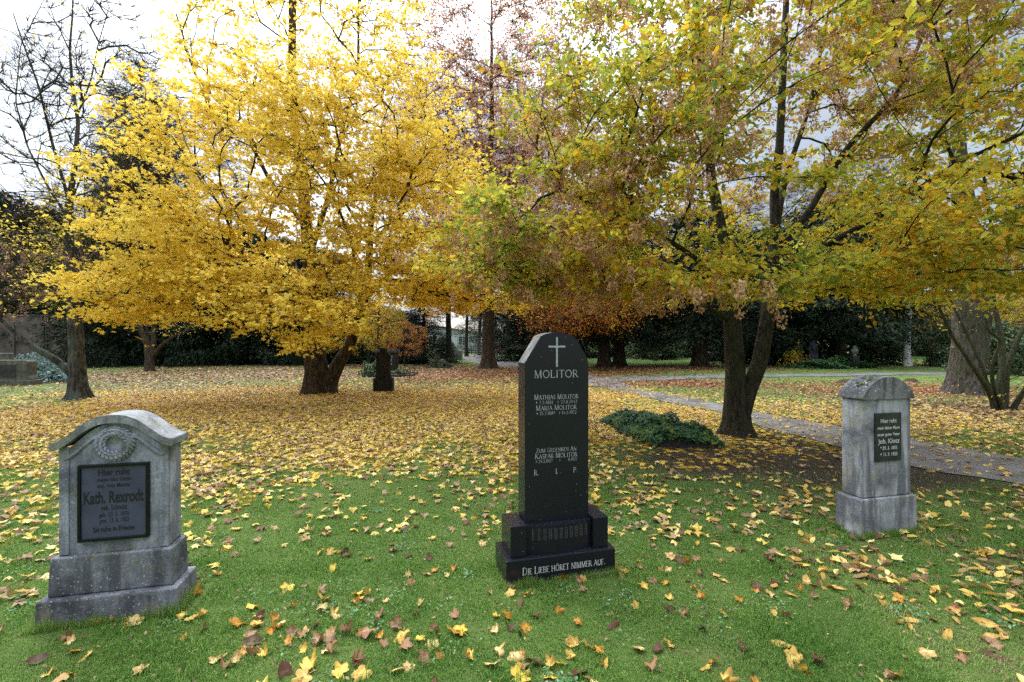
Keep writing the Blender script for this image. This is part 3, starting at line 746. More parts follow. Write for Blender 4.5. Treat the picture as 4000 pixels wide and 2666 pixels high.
prof = [(-BW, .353), (BW, .353), (BW, zs)] + [(BW - .012, zs + .035), (.150, 1.612), (.125, 1.634), (.085, 1.652), (.04, 1.662), (0, 1.665), (-.04, 1.662), (-.085, 1.652), (-.118, 1.638)] + [(-BW, zs)]
a = Acc(); a.prism(prof, .105, .265); st = bevel(a.build('stele', M['granite'], t), .003, 2)
# weathered top edge
a = Acc(); top = prof[2:]
for (p, q) in zip(top[:-1], top[1:]):
    o_ = .0015
    nx, nz = (q[1] - p[1]), -(q[0] - p[0]); ln = math.hypot(nx, nz); nx, nz = nx / ln * o_, nz / ln * o_
    a.add([(p[0] + nx, .108, p[1] + nz), (q[0] + nx, .108, q[1] + nz), (q[0] + nx, .262, q[1] + nz), (p[0] + nx, .262, p[1] + nz)], [(0, 3, 2, 1)])
a.build('weathered_top', M['granite_rough'], st)
a = Acc(); yl = .1035
ribbon(a, [(-.002, 1.425), (-.002, 1.632)], .013, yl); ribbon(a, [(-.064, 1.566), (.060, 1.566)], .013, yl - .0004)
a.build('cross', M['letter_silver'], st)
a = Acc()
for s, sz, z, wd, sm in (('MOLITOR', .050, 1.351, .330, 1.0), ('MATHIAS MOLITOR', .033, 1.201, .330, .86), ('* 7.5.1881   + 27.8.1943', .0225, 1.168, .310, 1),
                         ('MARIA MOLITOR', .033, 1.126, .305, .86), ('* 25.7.1889   + 14.5.1923', .0225, 1.093, .300, 1), ('ZUM GEDENKEN AN', .029, .834, .300, .86),
                         ('KASPAR MOLITOR', .034, .792, .315, .86), ('* 29.3.1887      +       9.1927', .0225, .762, .310, 1)):
    carve(a, s, sz, -.004, z, wd, yl, sm)
for ch, u in (('R.', -.152), ('I.', -.002), ('P.', .138)):
    carve(a, ch, .036, u, .680, .034 if ch != 'I.' else .018, yl, 1)
a.build('inscription', M['letter_silver'], st)
a = Acc(); a.box(-.02, .34, -.022, -.002, -.03, .006); bevel(a.build('footing', M['stone_olive2'], t), .004, 2)

# --- grey pillar with a barrel top
xw, yw = G(3364, 2104); x2, y2 = G(3584, 2077)
t = thing('gravestone', 'rough grey pillar gravestone with rounded mossy cap and small dark plaque', 'gravestone', ((xw + x2) / 2, (yw + y2) / 2, -.005), math.atan2(y2 - yw, x2 - xw))
K1 = .298
a = Acc(); a.box(-K1, K1, 0, .235, -.05, .312, 0, (.004, .004, .004, .004)); bevel(a.build('base', M['stone_pillar'], t), .010, 3)
K2 = .256
a = Acc(); a.box(-K2, K2, .022, .212, .313, 1.125); bevel(a.build('pillar', M['stone_pillar'], t), .014, 3)
us = np.linspace(1, -1, 25); K3 = .272
arcz = lambda u: 1.140 + .168 * (1 - abs(u) ** 2.1) ** .82
prof = [(-K3 - .003, 1.126), (K3 + .003, 1.126)] + [(u * K3, arcz(u)) for u in us]
a = Acc(); a.prism(prof, .004, .232); cap = bevel(a.build('cap', M['stone_pillar_cap'], t), .008, 3)
# moss cushions on the cap
a = Acc(); rm = np.random.default_rng(11)
for k in range(46):
    u = rm.uniform(-.85, .05); y = rm.uniform(.02, .2)
    if rm.random() > (.9 if -.7 < u < -.15 and y > .06 else .3): continue
    s = rm.uniform(.006, .017); c = (u * K3, y, arcz(u) - .002)
    a.lathe([(s * 1.1, 0), (s, s * .3), (s * .6, s * .55), (0.0001, s * .62)], c, 8, 0, (1, 1.2))
M['moss'] = simple_mat('moss', (.03, .05, .012), (.09, .11, .03), 120, .95, .1, .6)
a.build('moss', M['moss'], cap)
a = Acc(); a.box(-.137, .137, .010, .026, .610, 1.010); pl = bevel(a.build('plaque', M['plaque_dark'], t), .002, 1)
a = Acc(); yl = .0085
for s, sz, z, wd, bo in (('Hier ruht', .046, .930, .168, .0008), ('mein lieber Mann', .036, .876, .230, .0006), ('unser guter Vater', .036, .822, .235, .0006),
                         ('Joh. Klotz', .056, .760, .225, .0008), ('* 29. 3. 1855', .040, .708, .180, .0006), ('+ 15. 9. 1923', .040, .656, .180, .0006)):
    font_text(a, s, sz, 0, z, wd, yl, bo)
a.build('inscription', M['letter_white'], pl)

# ================================================================ GRAVESTONES FARTHER BACK
M['stone_black'] = stone_mat('stone_black', (.030, .028, .027), (.014, .013, .013), (.09, .09, .085), .3, 60, (.03, .028, .018))
M['stone_dark'] = stone_mat('stone_dark', (.055, .05, .05), (.025, .024, .025), (.16, .16, .15), .4, 50, (.045, .045, .03))
M['stone_blue'] = stone_mat('stone_blue', (.10, .10, .13), (.05, .05, .07), (.2, .2, .2), .3, 50, (.06, .07, .04))
M['stone_light'] = stone_mat('stone_light', (.36, .36, .32), (.20, .20, .17), (.5, .5, .46), .5, 40, (.20, .21, .12))
M['stone_olive'] = stone_mat('stone_olive', (.13, .125, .105), (.06, .058, .05), (.2, .2, .17), .4, 40, (.10, .11, .06))
RZ = math.radians(12)

x, y = G(1495, 1531)
t = thing('gravestone', 'dark brown arched headstone standing in yellow leaves beside the maple trunk', 'gravestone', (x, y, 0), math.radians(4))
a = Acc(); a.box(-.30, .30, -.02, .32, -.05, .43); bevel(a.build('base', M['stone_black'], t), .015)
a = Acc(); a.box(-.235, .235, .02, .27, .431, .60, 0, (.018, .018, .01, .01))
prof = [(-.212, .601), (.212, .601), (.212, 1.06), (.235, 1.075), (.232, 1.12), (.19, 1.19), (.13, 1.245), (.06, 1.275), (-.06, 1.275), (-.13, 1.245), (-.19, 1.19), (-.232, 1.12), (-.235, 1.075), (-.212, 1.06)]
a.prism(prof, .035, .25); bevel(a.build('stele', M['stone_black'], t), .012)
a = Acc(); a.box(-.095, .095, .03, .255, 1.24, 1.375); bevel(a.build('top_block', M['stone_black'], t), .012)
a = Acc(); a.tube([(.165 * math.cos(q), .034, 1.03 + .165 * math.sin(q)) for q in np.linspace(0, PI, 20)], .012, 6); a.build('moulding', M['stone_black'], t)

def pyl(px): return AT(px, 23.0)
t = thing('gravestone', 'wide black gravestone with flat cornice behind the dark arched headstone', 'gravestone', (AT(1510, 23.0), 23.0, 0), math.radians(5))
a = Acc(); a.box(-.54, .54, 0, .28, -.05, 1.02); a.box(-.60, .60, -.05, .33, -.05, .14); bevel(a.build('slab', M['stone_black'], t), .012)
a = Acc(); a.box(-.58, .58, -.04, .32, 1.021, 1.16); bevel(a.build('cornice', M['stone_dark'], t), .012)
a = Acc(); rq = np.random.default_rng(5)
for z, wdt in ((.86, .26), (.78, .18), (.68, .26), (.61, .2), (.48, .22)):
    x0 = .14 - wdt / 2
    while x0 < .14 + wdt / 2:
        l_ = rq.uniform(.02, .05); ribbon(a, [(x0, z), (x0 + l_, z)], .045, -.002); x0 += l_ + .012
a.build('inscription', M['letter_white'], t)
t = thing('gravestone', 'low dark two winged gravestone with a middle cross block left of the beech', 'gravestone', (AT(1706, 30.0), 30.0, 0), math.radians(4))
a = Acc(); a.box(-.52, -.09, 0, .2, -.05, .66); a.box(.09, .52, 0, .2, -.05, .66); a.box(-.62, .60, -.1, .25, -.05, .10); bevel(a.build('wing', M['stone_black'], t), .01)
a = Acc(); a.box(-.089, .089, -.02, .22, -.05, .76); bevel(a.build('cross_block', M['stone_dark'], t), .01)
t = thing('gravestone', 'pale weathered gravestone of two slabs and a middle post near the wire fence', 'gravestone', (AT(1779, 40.0), 40.0, 0), math.radians(3))
a = Acc(); a.box(-.60, -.13, 0, .25, -.05, .84); bevel(a.build('slab', M['stone_light'], t), .015)
a = Acc(); a.box(.10, .60, 0, .25, -.05, .80); bevel(a.build('slab', M['stone_light'], t), .015)
a = Acc(); a.box(-.125, .095, -.06, .3, -.05, 1.06); bevel(a.build('post', M['stone_light'], t), .015)
xg = AT(112, 17.0)
t = thing('gravestone', 'broad low olive grey gravestone with sunk dark panel at the left edge', 'gravestone', (xg - .9, 17.0, 0), math.radians(3))
a = Acc(); a.box(-.95, .95, -.05, .45, -.05, .18); bevel(a.build('base', M['stone_olive'], t), .02)
prof = [(-.80, .181), (.86, .181), (.84, .26), (.80, .34), (.80, .84), (.76, .90), (-.80, .90)]
a = Acc(); a.prism(prof, 0, .38); bevel(a.build('body', M['stone_olive'], t), .02)
a = Acc(); a.box(-.70, .42, -.008, .02, .28, .74); a.build('panel', M['stone_dark'], t)
t = thing('gravestone', 'plain buff stone block behind the broad low gravestone at the left edge', 'gravestone', (AT(-40, 21.0), 21.0, 0), .05)
a = Acc(); a.box(-.6, .66, 0, .4, -.05, 1.05); bevel(a.build('block', M['stone_olive'], t), .03); a = Acc(); a.box(-.7, .75, -.08, .5, -.05, .2); bevel(a.build('base', M['stone_olive'], t), .02)
t = thing('gravestone', 'slender bluish tapered stele rising from ivy under the dark yews', 'gravestone', (AT(3181, 29.0), 29.0, 0), math.radians(-14))
a = Acc(); a.box(-.34, .34, 0, .4, -.05, .3); bevel(a.build('base', M['stone_blue'], t), .02)
a = Acc(); a.box(-.27, .27, .05, .36, .301, 1.32, 0, (.06, .06, .03, .03)); a.box(-.20, .20, .085, .33, 1.322, 1.66, 0, (.13, .13, .06, .06)); bevel(a.build('stele', M['stone_blue'], t), .015)
a = Acc(); a.tube([(.05 * math.cos(q), .064, 1.05 + .09 * math.sin(q)) for q in np.linspace(0, 2 * PI, 16)], .008, 5); a.build('oval', M['stone_dark'], t)
M['stone_verdigris'] = stone_mat('stone_verdigris', (.22, .27, .23), (.10, .13, .11), (.3, .36, .3), .5, 30, (.14, .17, .1))
t = thing('grave_urn', 'greenish weathered urn on a pedestal in front of the dark yew', 'grave urn', (AT(3339, 27.5), 27.5, 0))
a = Acc(); a.box(-.19, .19, -.19, .19, -.05, .72, 0, (.03, .03, .03, .03)); bevel(a.build('pedestal', M['stone_dark'], t), .02)
a = Acc(); a.lathe([(.10, .721), (.12, .75), (.07, .79), (.12, .86), (.18, .96), (.19, 1.05), (.15, 1.13), (.10, 1.17), (.13, 1.2), (.10, 1.27), (.06, 1.33), (.001, 1.36)], (0, 0, 0), 20); a.build('urn', M['stone_verdigris'], t)

# grave beds: kerb with plants
def kerb_bed(acc, hx, y0, y1, w=.07, h=.1):
    acc.box(-hx, hx, y0, y0 + w, -.05, h); acc.box(-hx, hx, y1 - w, y1, -.05, h)
    acc.box(-hx, -hx + w, y0 + w, y1 - w, -.05, h); acc.box(hx - w, hx, y0 + w, y1 - w, -.05, h)
def bush_leaves(acc, c, r3, n, size, tmpl, r, mat=0, lump=.35, inner=.5, up=.5):
    d = unit(r.normal(size=(n, 3))); d[:, 2] = np.abs(d[:, 2])
    lum = 1 + lump * (np.sin(d[:, 0] * 5 + c[0]) * np.sin(d[:, 1] * 4 + 1) + .6 * np.sin(d[:, 2] * 7 + d[:, 0] * 6))
    p = np.array(c) + d * np.array(r3) * (lum * (inner + (1 - inner) * r.random(n) ** .5))[:, None]
    leaves(acc, tmpl, p, d * .8 + r.normal(size=(n, 3)) * .6 + np.array([0, 0, up]), size * r.uniform(.6, 1.3, n), mat, None, d + r.normal(size=(n, 3)) * .6, .4, r)

rb = np.random.default_rng(21)
bx, by = (AT(1415, 20.8) + AT(1605, 20.8)) / 2, 20.8
t = thing('grave_bed', 'planted grave bed with stone kerb and green shrub before the wide black gravestone', 'grave bed', (bx, by, 0), math.radians(3))
a = Acc(); kerb_bed(a, 1.10, 0, 2.0); bevel(a.build('kerb', M['stone_dark'], t), .01)
a = Acc(); bush_leaves(a, (-.62, .5, 0), (.55, .5, .66), 2600, .09, T_OVATE, rb); a.build('shrub', M['leaf_midgreen'], t)
a = Acc(); bush_leaves(a, (.35, .6, 0), (.65, .5, .30), 1600, .08, T_OVATE, rb); a.build('ground_cover', M['leaf_midgreen'], t)
t = thing('grave_bed', 'small grave bed with dark bush and grey cushion stone before the two winged gravestone', 'grave bed', (AT(1715, 27.4), 27.4, 0), math.radians(3))
a = Acc(); kerb_bed(a, .62, 0, 2.3); bevel(a.build('kerb', M['stone_dark'], t), .01)
a = Acc(); bush_leaves(a, (-.35, .8, 0), (.42, .5, .62), 1500, .09, T_NEEDLE, rb); bush_leaves(a, (.2, .5, 0), (.5, .35, .3), 900, .08, T_OVATE, rb); a.build('bush', M['leaf_midgreen'], t)
a = Acc(); a.lathe([(.24, 0), (.24, .3), (.2, .42), (.1, .5), (.001, .52)], (.12, .9, 0), 14, 0, (1, .5)); a.build('cushion_stone', M['stone_olive'], t)
t = thing('grave_bed', 'low dark grave bed with a small bush beyond the forked tree', 'grave bed', (AT(2806, 36), 36, 0), 0)
a = Acc(); kerb_bed(a, .75, 0, 1.8, .08, .14); a.build('kerb', M['stone_black'], t)
a = Acc(); bush_leaves(a, (0, .9, 0), (.7, .6, .75), 1400, .11, T_OVATE, rb); a.build('bush', M['leaf_dark'], t)

# ivy-grown grave in the middle
def rotz(p, a): return np.stack([p[:, 0] * math.cos(a) - p[:, 1] * math.sin(a), p[:, 0] * math.sin(a) + p[:, 1] * math.cos(a), p[:, 2]], 1)
t = thing('ivy_grave', 'old grave overgrown with dark green ivy inside a low stone kerb', 'grave', (2.62, 7.05, 0), math.radians(-13 + 10))
a = Acc(); a.box(-.42, .46, -.04, .06, -.05, .125); a.box(-.42, -.34, .05, 1.9, -.05, .07); a.box(.38, .46, .05, 1.9, -.05, .07); bevel(a.build('kerb', M['stone_dark'], t), .015)
a = Acc(); ri = np.random.default_rng(8); n = 5200
u = ri.uniform(-1, 1, n); v = ri.uniform(-.02, 1, n); sh = -.50 * v
hgt = .26 * np.clip(1 - np.abs(u) ** 3, 0, 1) ** .5 * np.clip(np.minimum(v + .12, 1.05 - v) * 5, .25, 1) * (.55 + .9 * vnoise(u * 2 + 3, v * 5, 1.3))
p = np.stack([u * .56 * (1 + .22 * (vnoise(v * 6, u * 0, 1) - .5)) + .02 + sh, v * 2.15 - .05, hgt * ri.uniform(.55, 1.08, n) + .03], 1)
nm = np.stack([u * .5 + ri.normal(size=n) * .4, -.45 + ri.normal(size=n) * .4, np.full(n, .9)], 1)
leaves(a, T_IVY, p, nm, .082 * ri.uniform(.6, 1.35, n), 0, np.where(vnoise(u * 3, v * 5, 1.5) > .72, ri.uniform(.75, 1, n), ri.random(n) * .85), nm * 0 + np.array([0, -.5, -.6]) + ri.normal(size=(n, 3)) * .6, .35, ri)
a.build('ivy', M['leaf_ivy'], t)

# mole hills
for px, py, s, lb in ((3303, 1497, .36, 'brown molehill on the grass nearer the path junction'), (3560, 1493, .30, 'brown molehill on the grass behind the rounded pillar gravestone')):
    x, y = G(px, py); a = Acc(); n = 26
    rr = np.linspace(1, 0, 9)
    an = np.arange(n) * 2 * PI / n
    RR, AA = np.meshgrid(rr, an, indexing='ij')
    hh = .16 * (1 - RR ** 1.6) * (.75 + .5 * vnoise(np.cos(AA) * RR * 6, np.sin(AA) * RR * 6, 1))
    i = np.arange(8)[:, None] * n; j = np.arange(n)[None]; j2 = (j + 1) % n
    a.add(np.stack([RR * np.cos(AA) * s, RR * np.sin(AA) * s, hh - .01], -1), np.stack([i + j, i + j2, i + n + j2, i + n + j], -1).reshape(-1, 4), smooth=True)
    o = a.build('molehill', M.setdefault('soil', simple_mat('soil', (.03, .022, .016), (.07, .05, .036), 30, .95, .1, .8))); o.location = (x, y, 0); tag(o, lb, 'molehill')

# ================================================================ HERO TREES
def stem(*pts): return [tuple(p) for p in pts]

# ---- the big yellow maple
tx, ty = G(1240, 1537)
r = np.random.default_rng(101)
S1 = stem((0, 0, -.1, .36), (0, 0, .5, .325), (-.1, .05, 1.4, .29), (-.16, .0, 2.6, .24), (-.25, 0, 4.4, .19), (-.5, .1, 6.4, .15), (-.85, .1, 9, .125), (-.75, 0, 12.5, .10), (-.8, 0, 15, .06))
S2 = stem((.28, .02, -.1, .27), (.36, .0, .35, .24), (.62, -.05, .85, .20), (1.02, -.05, 1.5, .16), (1.25, .05, 2.3, .14), (1.45, .3, 3.6, .12), (1.5, .5, 5.5, .09), (1.9, .6, 7.5, .06))
S3 = stem((-.25, .05, 4.2, .09), (.25, .3, 6.2, .075), (.55, .4, 8, .06), (1.15, .3, 10, .045), (1.2, .2, 12.5, .03))
S4 = stem((-.45, .1, 5.2, .075), (-1.3, -.3, 6.4, .06), (-2.0, -.5, 7.9, .045), (-3.3, -.6, 9.3, .03), (-3.9, -.6, 11.2, .02))
S5 = stem((-.12, 0, 2.5, .10), (-1.2, -.9, 3.5, .075), (-2.8, -1.5, 3.9, .05), (-4.4, -1.8, 3.7, .03))
t = thing('maple_tree', 'big yellow maple with low spreading boughs and double trunk', 'tree', (tx, ty, 0))
ta = Acc()
loft_trunk(ta, S1, 28, .62, .38, 6, .06, r=r); loft_trunk(ta, S2, 16, .35, .25, 4, .05, r=r, phase=1.)
for s_ in (S3, S4, S5): loft_trunk(ta, s_, 10, wob=.03)
lob = [(0, -.4, 5.6, 5.4, 5.2, 3.6, 470), (-3.3, -2.7, 2.75, 1.7, 1.5, .75, 75), (-.1, -3.9, 2.55, 1.3, 1.2, .75, 45), (1.1, -3.6, 2.25, 1.5, 1.3, .9, 60), (3.6, -1.4, 4.6, 2.6, 2.6, 2.0, 170),
       (4.9, -1.0, 3.1, 2.0, 1.5, .75, 110), (-3.9, -.6, 4.6, 1.2, 2.0, 1.3, 70), (.2, 0, 9.6, 4.1, 3.8, 2.9, 260), (.2, 0, 12.6, 3.4, 3.0, 2.4, 110), (-1.8, -3.5, 3.9, 1.4, 1.4, 1.0, 60), (2.6, -2.8, 3.5, 1.5, 1.4, 1.0, 70), (-4.4, -1.7, 3.2, 1.1, 1.2, .7, 34),
       (.3, -3.2, 6.0, 2.6, 1.6, 2.0, 100), (2.4, -2.6, 6.8, 2.6, 1.8, 1.9, 110)]
at_ = lobes_points(lob, r, .5)
at_ = at_[(at_[:, 2] > 1.45)]
keep = ~((np.hypot(at_[:, 0], at_[:, 1]) < 1.6) & (at_[:, 2] < 3.0)); at_ = at_[keep]
PA, PR, R, ids, n0, DA = grow([S1, S2, S3, S4, S5], at_, .32, .32, 1.5, .008, 2.35, .11, .55, r, .085)
branch_tubes(ta, PA, PR, R, n0)
trunk = ta.build('trunk', M['bark_maple'], t)
ca = Acc()
P = PA[ids]; D = DA[ids]
o_, v_ = twigs(ca, P, D, 8, .72, .85, .17, r, .005, 1, .12)
wz = np.clip((1.0 - .06 * np.maximum(0, o_[:, 2] - 4.0)), .40, 1.0) * (.40 + .75 * vnoise(o_[:, 0] * 1.1, o_[:, 2] * 1.6 + o_[:, 1] * .7, 1.))
sel = r.random(len(o_)) < wz
per = 9
def mrnd(p, n): return np.clip(r.beta(2.2, 1.8, n) * .75 + .3 * vnoise(p[:, 0] * 1.2, p[:, 2] * 1.2 + p[:, 1], .9) - .02, 0, 1)
leaf_cloud(ca, o_[sel], v_[sel], per, .112, T_MAPLE, r, 0, 1.0, .05, .25, .08, mrnd, .5)
ca.build('crown', [M['leaf_maple'], M['bark_dark']], t)
n_maple = int(sel.sum() * per)

# ---- the forked hornbeam-like tree on the right
tx, ty = G(2880, 1692)
r = np.random.default_rng(202)
S1 = stem((0, 0, -.1, .215), (-.02, 0, .5, .19), (-.04, 0, 1.2, .155), (-.10, .0, 2.0, .135), (-.2, .05, 2.8, .11), (-.27, .03, 3.6, .09), (-.42, .08, 4.4, .08), (-.5, .05, 5.2, .07), (-.7, 0, 7.2, .06), (-.75, 0, 9.2, .03))
S2 = stem((.10, -.02, .35, .12), (.18, -.02, .75, .135), (.36, -.02, 1.15, .128), (.52, -.02, 2.0, .118), (.60, 0, 2.7, .10), (.66, 0, 3.4, .085), (.64, 0, 4.2, .075), (.74, 0, 5.0, .065), (.85, 0, 7.5, .05), (.9, 0, 9, .03))
S3 = stem((.6, 0, 3.1, .065), (1.05, -.3, 3.75, .055), (1.5, -.5, 4.7, .045), (2.15, -.8, 5.5, .035), (2.5, -1.0, 6.6, .02))
S4 = stem((.6, 0, 2.6, .06), (1.1, -.4, 3.1, .052), (1.8, -.9, 3.55, .042), (2.6, -1.2, 4.2, .032), (3.4, -1.8, 4.6, .02))
S5 = stem((.64, 0, 3.4, .06), (1.0, .3, 4.5, .05), (1.6, .5, 6.0, .035), (2.0, .6, 7.8, .02))
S6 = stem((-.14, 0, 2.4, .06), (-.9, -.4, 3.0, .045), (-2.0, -.8, 3.5, .035), (-3.2, -1.0, 3.9, .02))
S7 = stem((-.12, 0, 1.95, .055), (-.9, -.5, 2.25, .04), (-1.9, -.9, 2.55, .03), (-2.8, -1.0, 2.7, .02))
t = thing('hornbeam_tree', 'forked tree with oval green and yellow leaves and hanging brown seed clusters', 'tree', (tx, ty, 0))
ta = Acc()
loft_trunk(ta, S1, 28, .85, .26, 5, .06, r=r, step=.06); loft_trunk(ta, S2, 16, 0, .25, 4, .04, r=r, phase=2.)
SS = [S1, S2, S3, S4, S5, S6, S7]
for s_ in SS[2:]: loft_trunk(ta, s_, 9, wob=.03)
lob = [(.3, -.5, 4.9, 4.4, 3.6, 3.1, 350), (-3.4, -1.0, 3.3, 1.5, 1.6, 1.15, 80), (-2.5, -.8, 4.7, 1.4, 1.6, 1.0, 40), (1.5, -3.0, 2.75, 1.3, 1.1, .6, 45), (3.6, -.4, 4.2, 2.2, 2.6, 2.2, 130), (.6, -.6, 7.6, 3.6, 3.3, 1.8, 110),
       (-.9, -1.9, 2.35, 1.9, 1.1, .38, 70), (1.4, -1.6, 2.3, 1.4, 1.1, .35, 45), (3.2, -2.4, 3.1, 1.3, 1.2, .7, 45), (2.6, -1.2, 6.4, 2.2, 2.2, 1.2, 50), (-1.8, -2.0, 4.4, 1.2, 1.1, 1.0, 40), (-3.8, -1.4, 2.7, 1.1, 1.1, .45, 30)]
at_ = lobes_points(lob, r, .45)
wx = at_ + np.array([tx, ty, 0])
void = (((wx[:, 0] - 4.15) / 1.05) ** 2 + ((wx[:, 1] - 7.0) / 2.6) ** 2 + ((wx[:, 2] - 4.05) / .85) ** 2) < 1
low = at_[:, 2] < 2.2
near = np.hypot(wx[:, 0], wx[:, 1]) < 4.6
trunkclear = (np.hypot(at_[:, 0], at_[:, 1]) < .9) & (at_[:, 2] < 2.3)
at_ = at_[~(void | low | near | trunkclear)]
PA, PR, R, ids, n0, DA = grow(SS, at_, .38, .25, 1.75, .0058, 2.35, .09, .6, r, .055)
branch_tubes(ta, PA, PR, R, n0)
ta.build('trunk', M['bark_dark'], t)
ca = Acc(); P = PA[ids]; D = DA[ids]
o_, v_ = twigs(ca, P, D, 7, .55, .80, .13, r, .0038, 1, .12)
def hrnd(p, n):
    k = vnoise(p[:, 0] * .9 + 7, p[:, 2] * 1.3 + p[:, 1] * .6, .9)
    return np.clip(.22 + .50 * k + r.normal(size=n) * .24, 0, .99)
sel = r.random(len(o_)) < .97
leaf_cloud(ca, o_[sel], v_[sel], 11, .089, T_OVATE, r, 0, .60, .05, .7, .1, hrnd, .5)
# seed clusters: hanging bundles of small bracts
cl = vnoise(P[:, 0] * .7 + 3, P[:, 2] * .8 + 2, 1.1) + .18 * (P[:, 0] < -.5) + .16 * (P[:, 2] > 5.0) - .22 * (P[:, 2] < 3.0)
sidx = np.where(cl > .60)[0]
cp = np.repeat(P[sidx], 3, 0) + r.normal(size=(len(sidx) * 3, 3)) * np.array([.26, .26, .10]) - np.array([0, 0, .05])
nb = 44
bp_ = np.repeat(cp, nb, 0) + np.stack([r.normal(size=len(cp) * nb) * .042, r.normal(size=len(cp) * nb) * .042, -r.uniform(0, .20, len(cp) * nb)], 1)
leaves(ca, T_DIAMOND, bp_, r.normal(size=bp_.shape), .050 * r.uniform(.7, 1.3, len(bp_)), 2, np.clip(np.repeat(r.uniform(.1, .7, len(cp)), nb) + r.normal(size=len(bp_)) * .2, 0, 1), np.array([0, 0, -1.]) + r.normal(size=bp_.shape) * .5, .5, r)
ca.build('crown', [M['leaf_hornbeam'], M['bark_dark'], M['seed_brown']], t)

# ---- the nearly bare tree at the left
Yl = 13.0; x0 = AT(305, Yl)
def pxs(Y, *pts): return [((px - 2000.) * Y / F - x0, (dy if len(q) > 3 else 0.), ZT(py, Y), rr) for q in pts for (px, py, rr, dy) in [tuple(q) + ((0.,) if len(q) == 3 else ())]]
S1 = pxs(Yl, (308, 1575, .25), (306, 1480, .20), (300, 1380, .175), (290, 1240, .16), (278, 1080, .14), (268, 900, .125), (272, 780, .115), (292, 640, .10), (306, 480, .085), (282, 330, .07), (272, 190, .055), (283, 60, .04), (290, -150, .02))
S2 = pxs(Yl, (284, 1290, .11, .0), (262, 1180, .10, .3), (205, 960, .10, .6), (172, 740, .085, .7), (120, 520, .065, .6), (80, 300, .05, .5), (30, 130, .035, .4), (5, 20, .02, .3))
S3 = pxs(Yl, (285, 1470, .10), (235, 1405, .085, -.1), (160, 1350, .07, -.3), (95, 1265, .05, -.5), (60, 1225, .035, -.6))
S4 = pxs(Yl, (270, 860, .065), (215, 740, .05, -.2), (150, 590, .04, -.3), (105, 420, .03, -.3), (125, 200, .02, -.3), (200, 20, .012, -.2))
S5 = pxs(Yl, (272, 800, .05), (360, 700, .035, -.3), (440, 620, .025, -.5), (500, 560, .015, -.6))
S6 = pxs(Yl, (298, 460, .05), (330, 300, .035, .2), (345, 150, .025, .3), (390, 0, .015, .3))
t = thing('maple_tree', 'slim nearly bare tree with upright grey stems behind the wreath gravestone', 'tree', (x0, Yl, 0))
r = np.random.default_rng(303)
S1 = [(a_, b_, c_, r_ * (1 if c_ < 3.2 else max(.5, 1.2 - .09 * c_))) for a_, b_, c_, r_ in S1]
S2, S4, S5, S6 = [[(a_, b_, c_, r_ * .54) for a_, b_, c_, r_ in q] for q in (S2, S4, S5, S6)]
ta = Acc(); SS = [S1, S2, S3, S4, S5, S6]
loft_trunk(ta, S1, 24, .75, .24, 5, .06, step=.08); loft_trunk(ta, S2, 12, wob=.04)
for s_ in SS[2:]: loft_trunk(ta, s_, 9, wob=.03)
lob = [(.3, .2, 8.6, 1.8, 1.5, 3.2, 280), (-1.6, .4, 8.2, 1.5, 1.3, 2.8, 190), (-.3, -.1, 4.4, 2.1, 1.9, 1.3, 90), (-1.5, -.5, 3.0, 1.1, 1.2, .8, 50), (1.2, -.3, 5.6, 1.2, 1.2, 1.2, 36), (.9, .2, 3.2, .9, 1.0, .8, 24), (-2.4, .2, 4.6, 1.0, 1.2, 1.2, 36)]
at_ = lobes_points(lob, r, .2)
PA, PR, R, ids, n0, DA = grow(SS, at_, .25, .25, 1.9, .0075, 2.3, .08, .9, r, .028)
branch_tubes(ta, PA, PR, R, n0); ta.build('trunk', M['bark_grey'], t)
ca = Acc(); P = PA[ids]; D = DA[ids]; o_, v_ = twigs(ca, P, D + np.array([0, 0, 1.0]), 7, .85, .45, .8, r, .0065, 1)
pl_ = np.where(o_[:, 2] < 5.6, .17, .02); sel = r.random(len(o_)) < pl_
leaf_cloud(ca, o_[sel], v_[sel], 4, .10, T_OVATE, r, 0, 1.2, .09, .1, .2, mrnd, .4)
sidx = np.where((P[:, 2] < 4.4) & (r.random(len(P)) < .85))[0]
cp = np.repeat(P[sidx], 3, 0) + r.normal(size=(len(sidx) * 3, 3)) * .16; nb = 20
bp_ = np.repeat(cp, nb, 0) + np.stack([r.normal(size=len(cp) * nb) * .035, r.normal(size=len(cp) * nb) * .035, -r.uniform(0, .18, len(cp) * nb)], 1)
leaves(ca, T_NEEDLE, bp_, r.normal(size=bp_.shape), .055 * r.uniform(.7, 1.3, len(bp_)), 2, None, np.array([0, 0, -1.]) + r.normal(size=bp_.shape) * .5, .5, r)
ca.build('crown', [M['leaf_maple'], M['bark_dark'], M['seed_pink']], t)

# ---- the beech in the middle
tx, ty = G(1907, 1441)
r = np.random.default_rng(404)
S1 = stem((0, 0, -.1, .40), (0, 0, .6, .36), (.02, 0, 2, .33), (0, 0, 5, .29), (-.1, 0, 9, .22), (.2, 0, 14, .14), (.2, 0, 20, .06), (.2, 0, 24, .02))
t = thing('beech_tree', 'tall beech with flared roots and rusty orange leaves between the two big trees', 'tree', (tx, ty, 0))
ta = Acc(); loft_trunk(ta, S1, 26, 1.05, .42, 6, .04, step=.15)
lob = [(5.0, -2.2, 3.6, 3.4, 2.6, 1.7, 150), (7.0, -2.0, 4.6, 2.4, 2.4, 1.6, 60), (2.5, -1.5, 5.5, 2.6, 2.4, 1.6, 60), (.3, 0, 9, 6.2, 5, 3.5, 190), (.2, 0, 14, 6.2, 5, 4, 300), (.2, 0, 19.5, 5.2, 4, 4.5, 220), (-1.6, -1.6, 4.2, 2.0, 1.8, .9, 40)]
at_ = lobes_points(lob, r, .3)
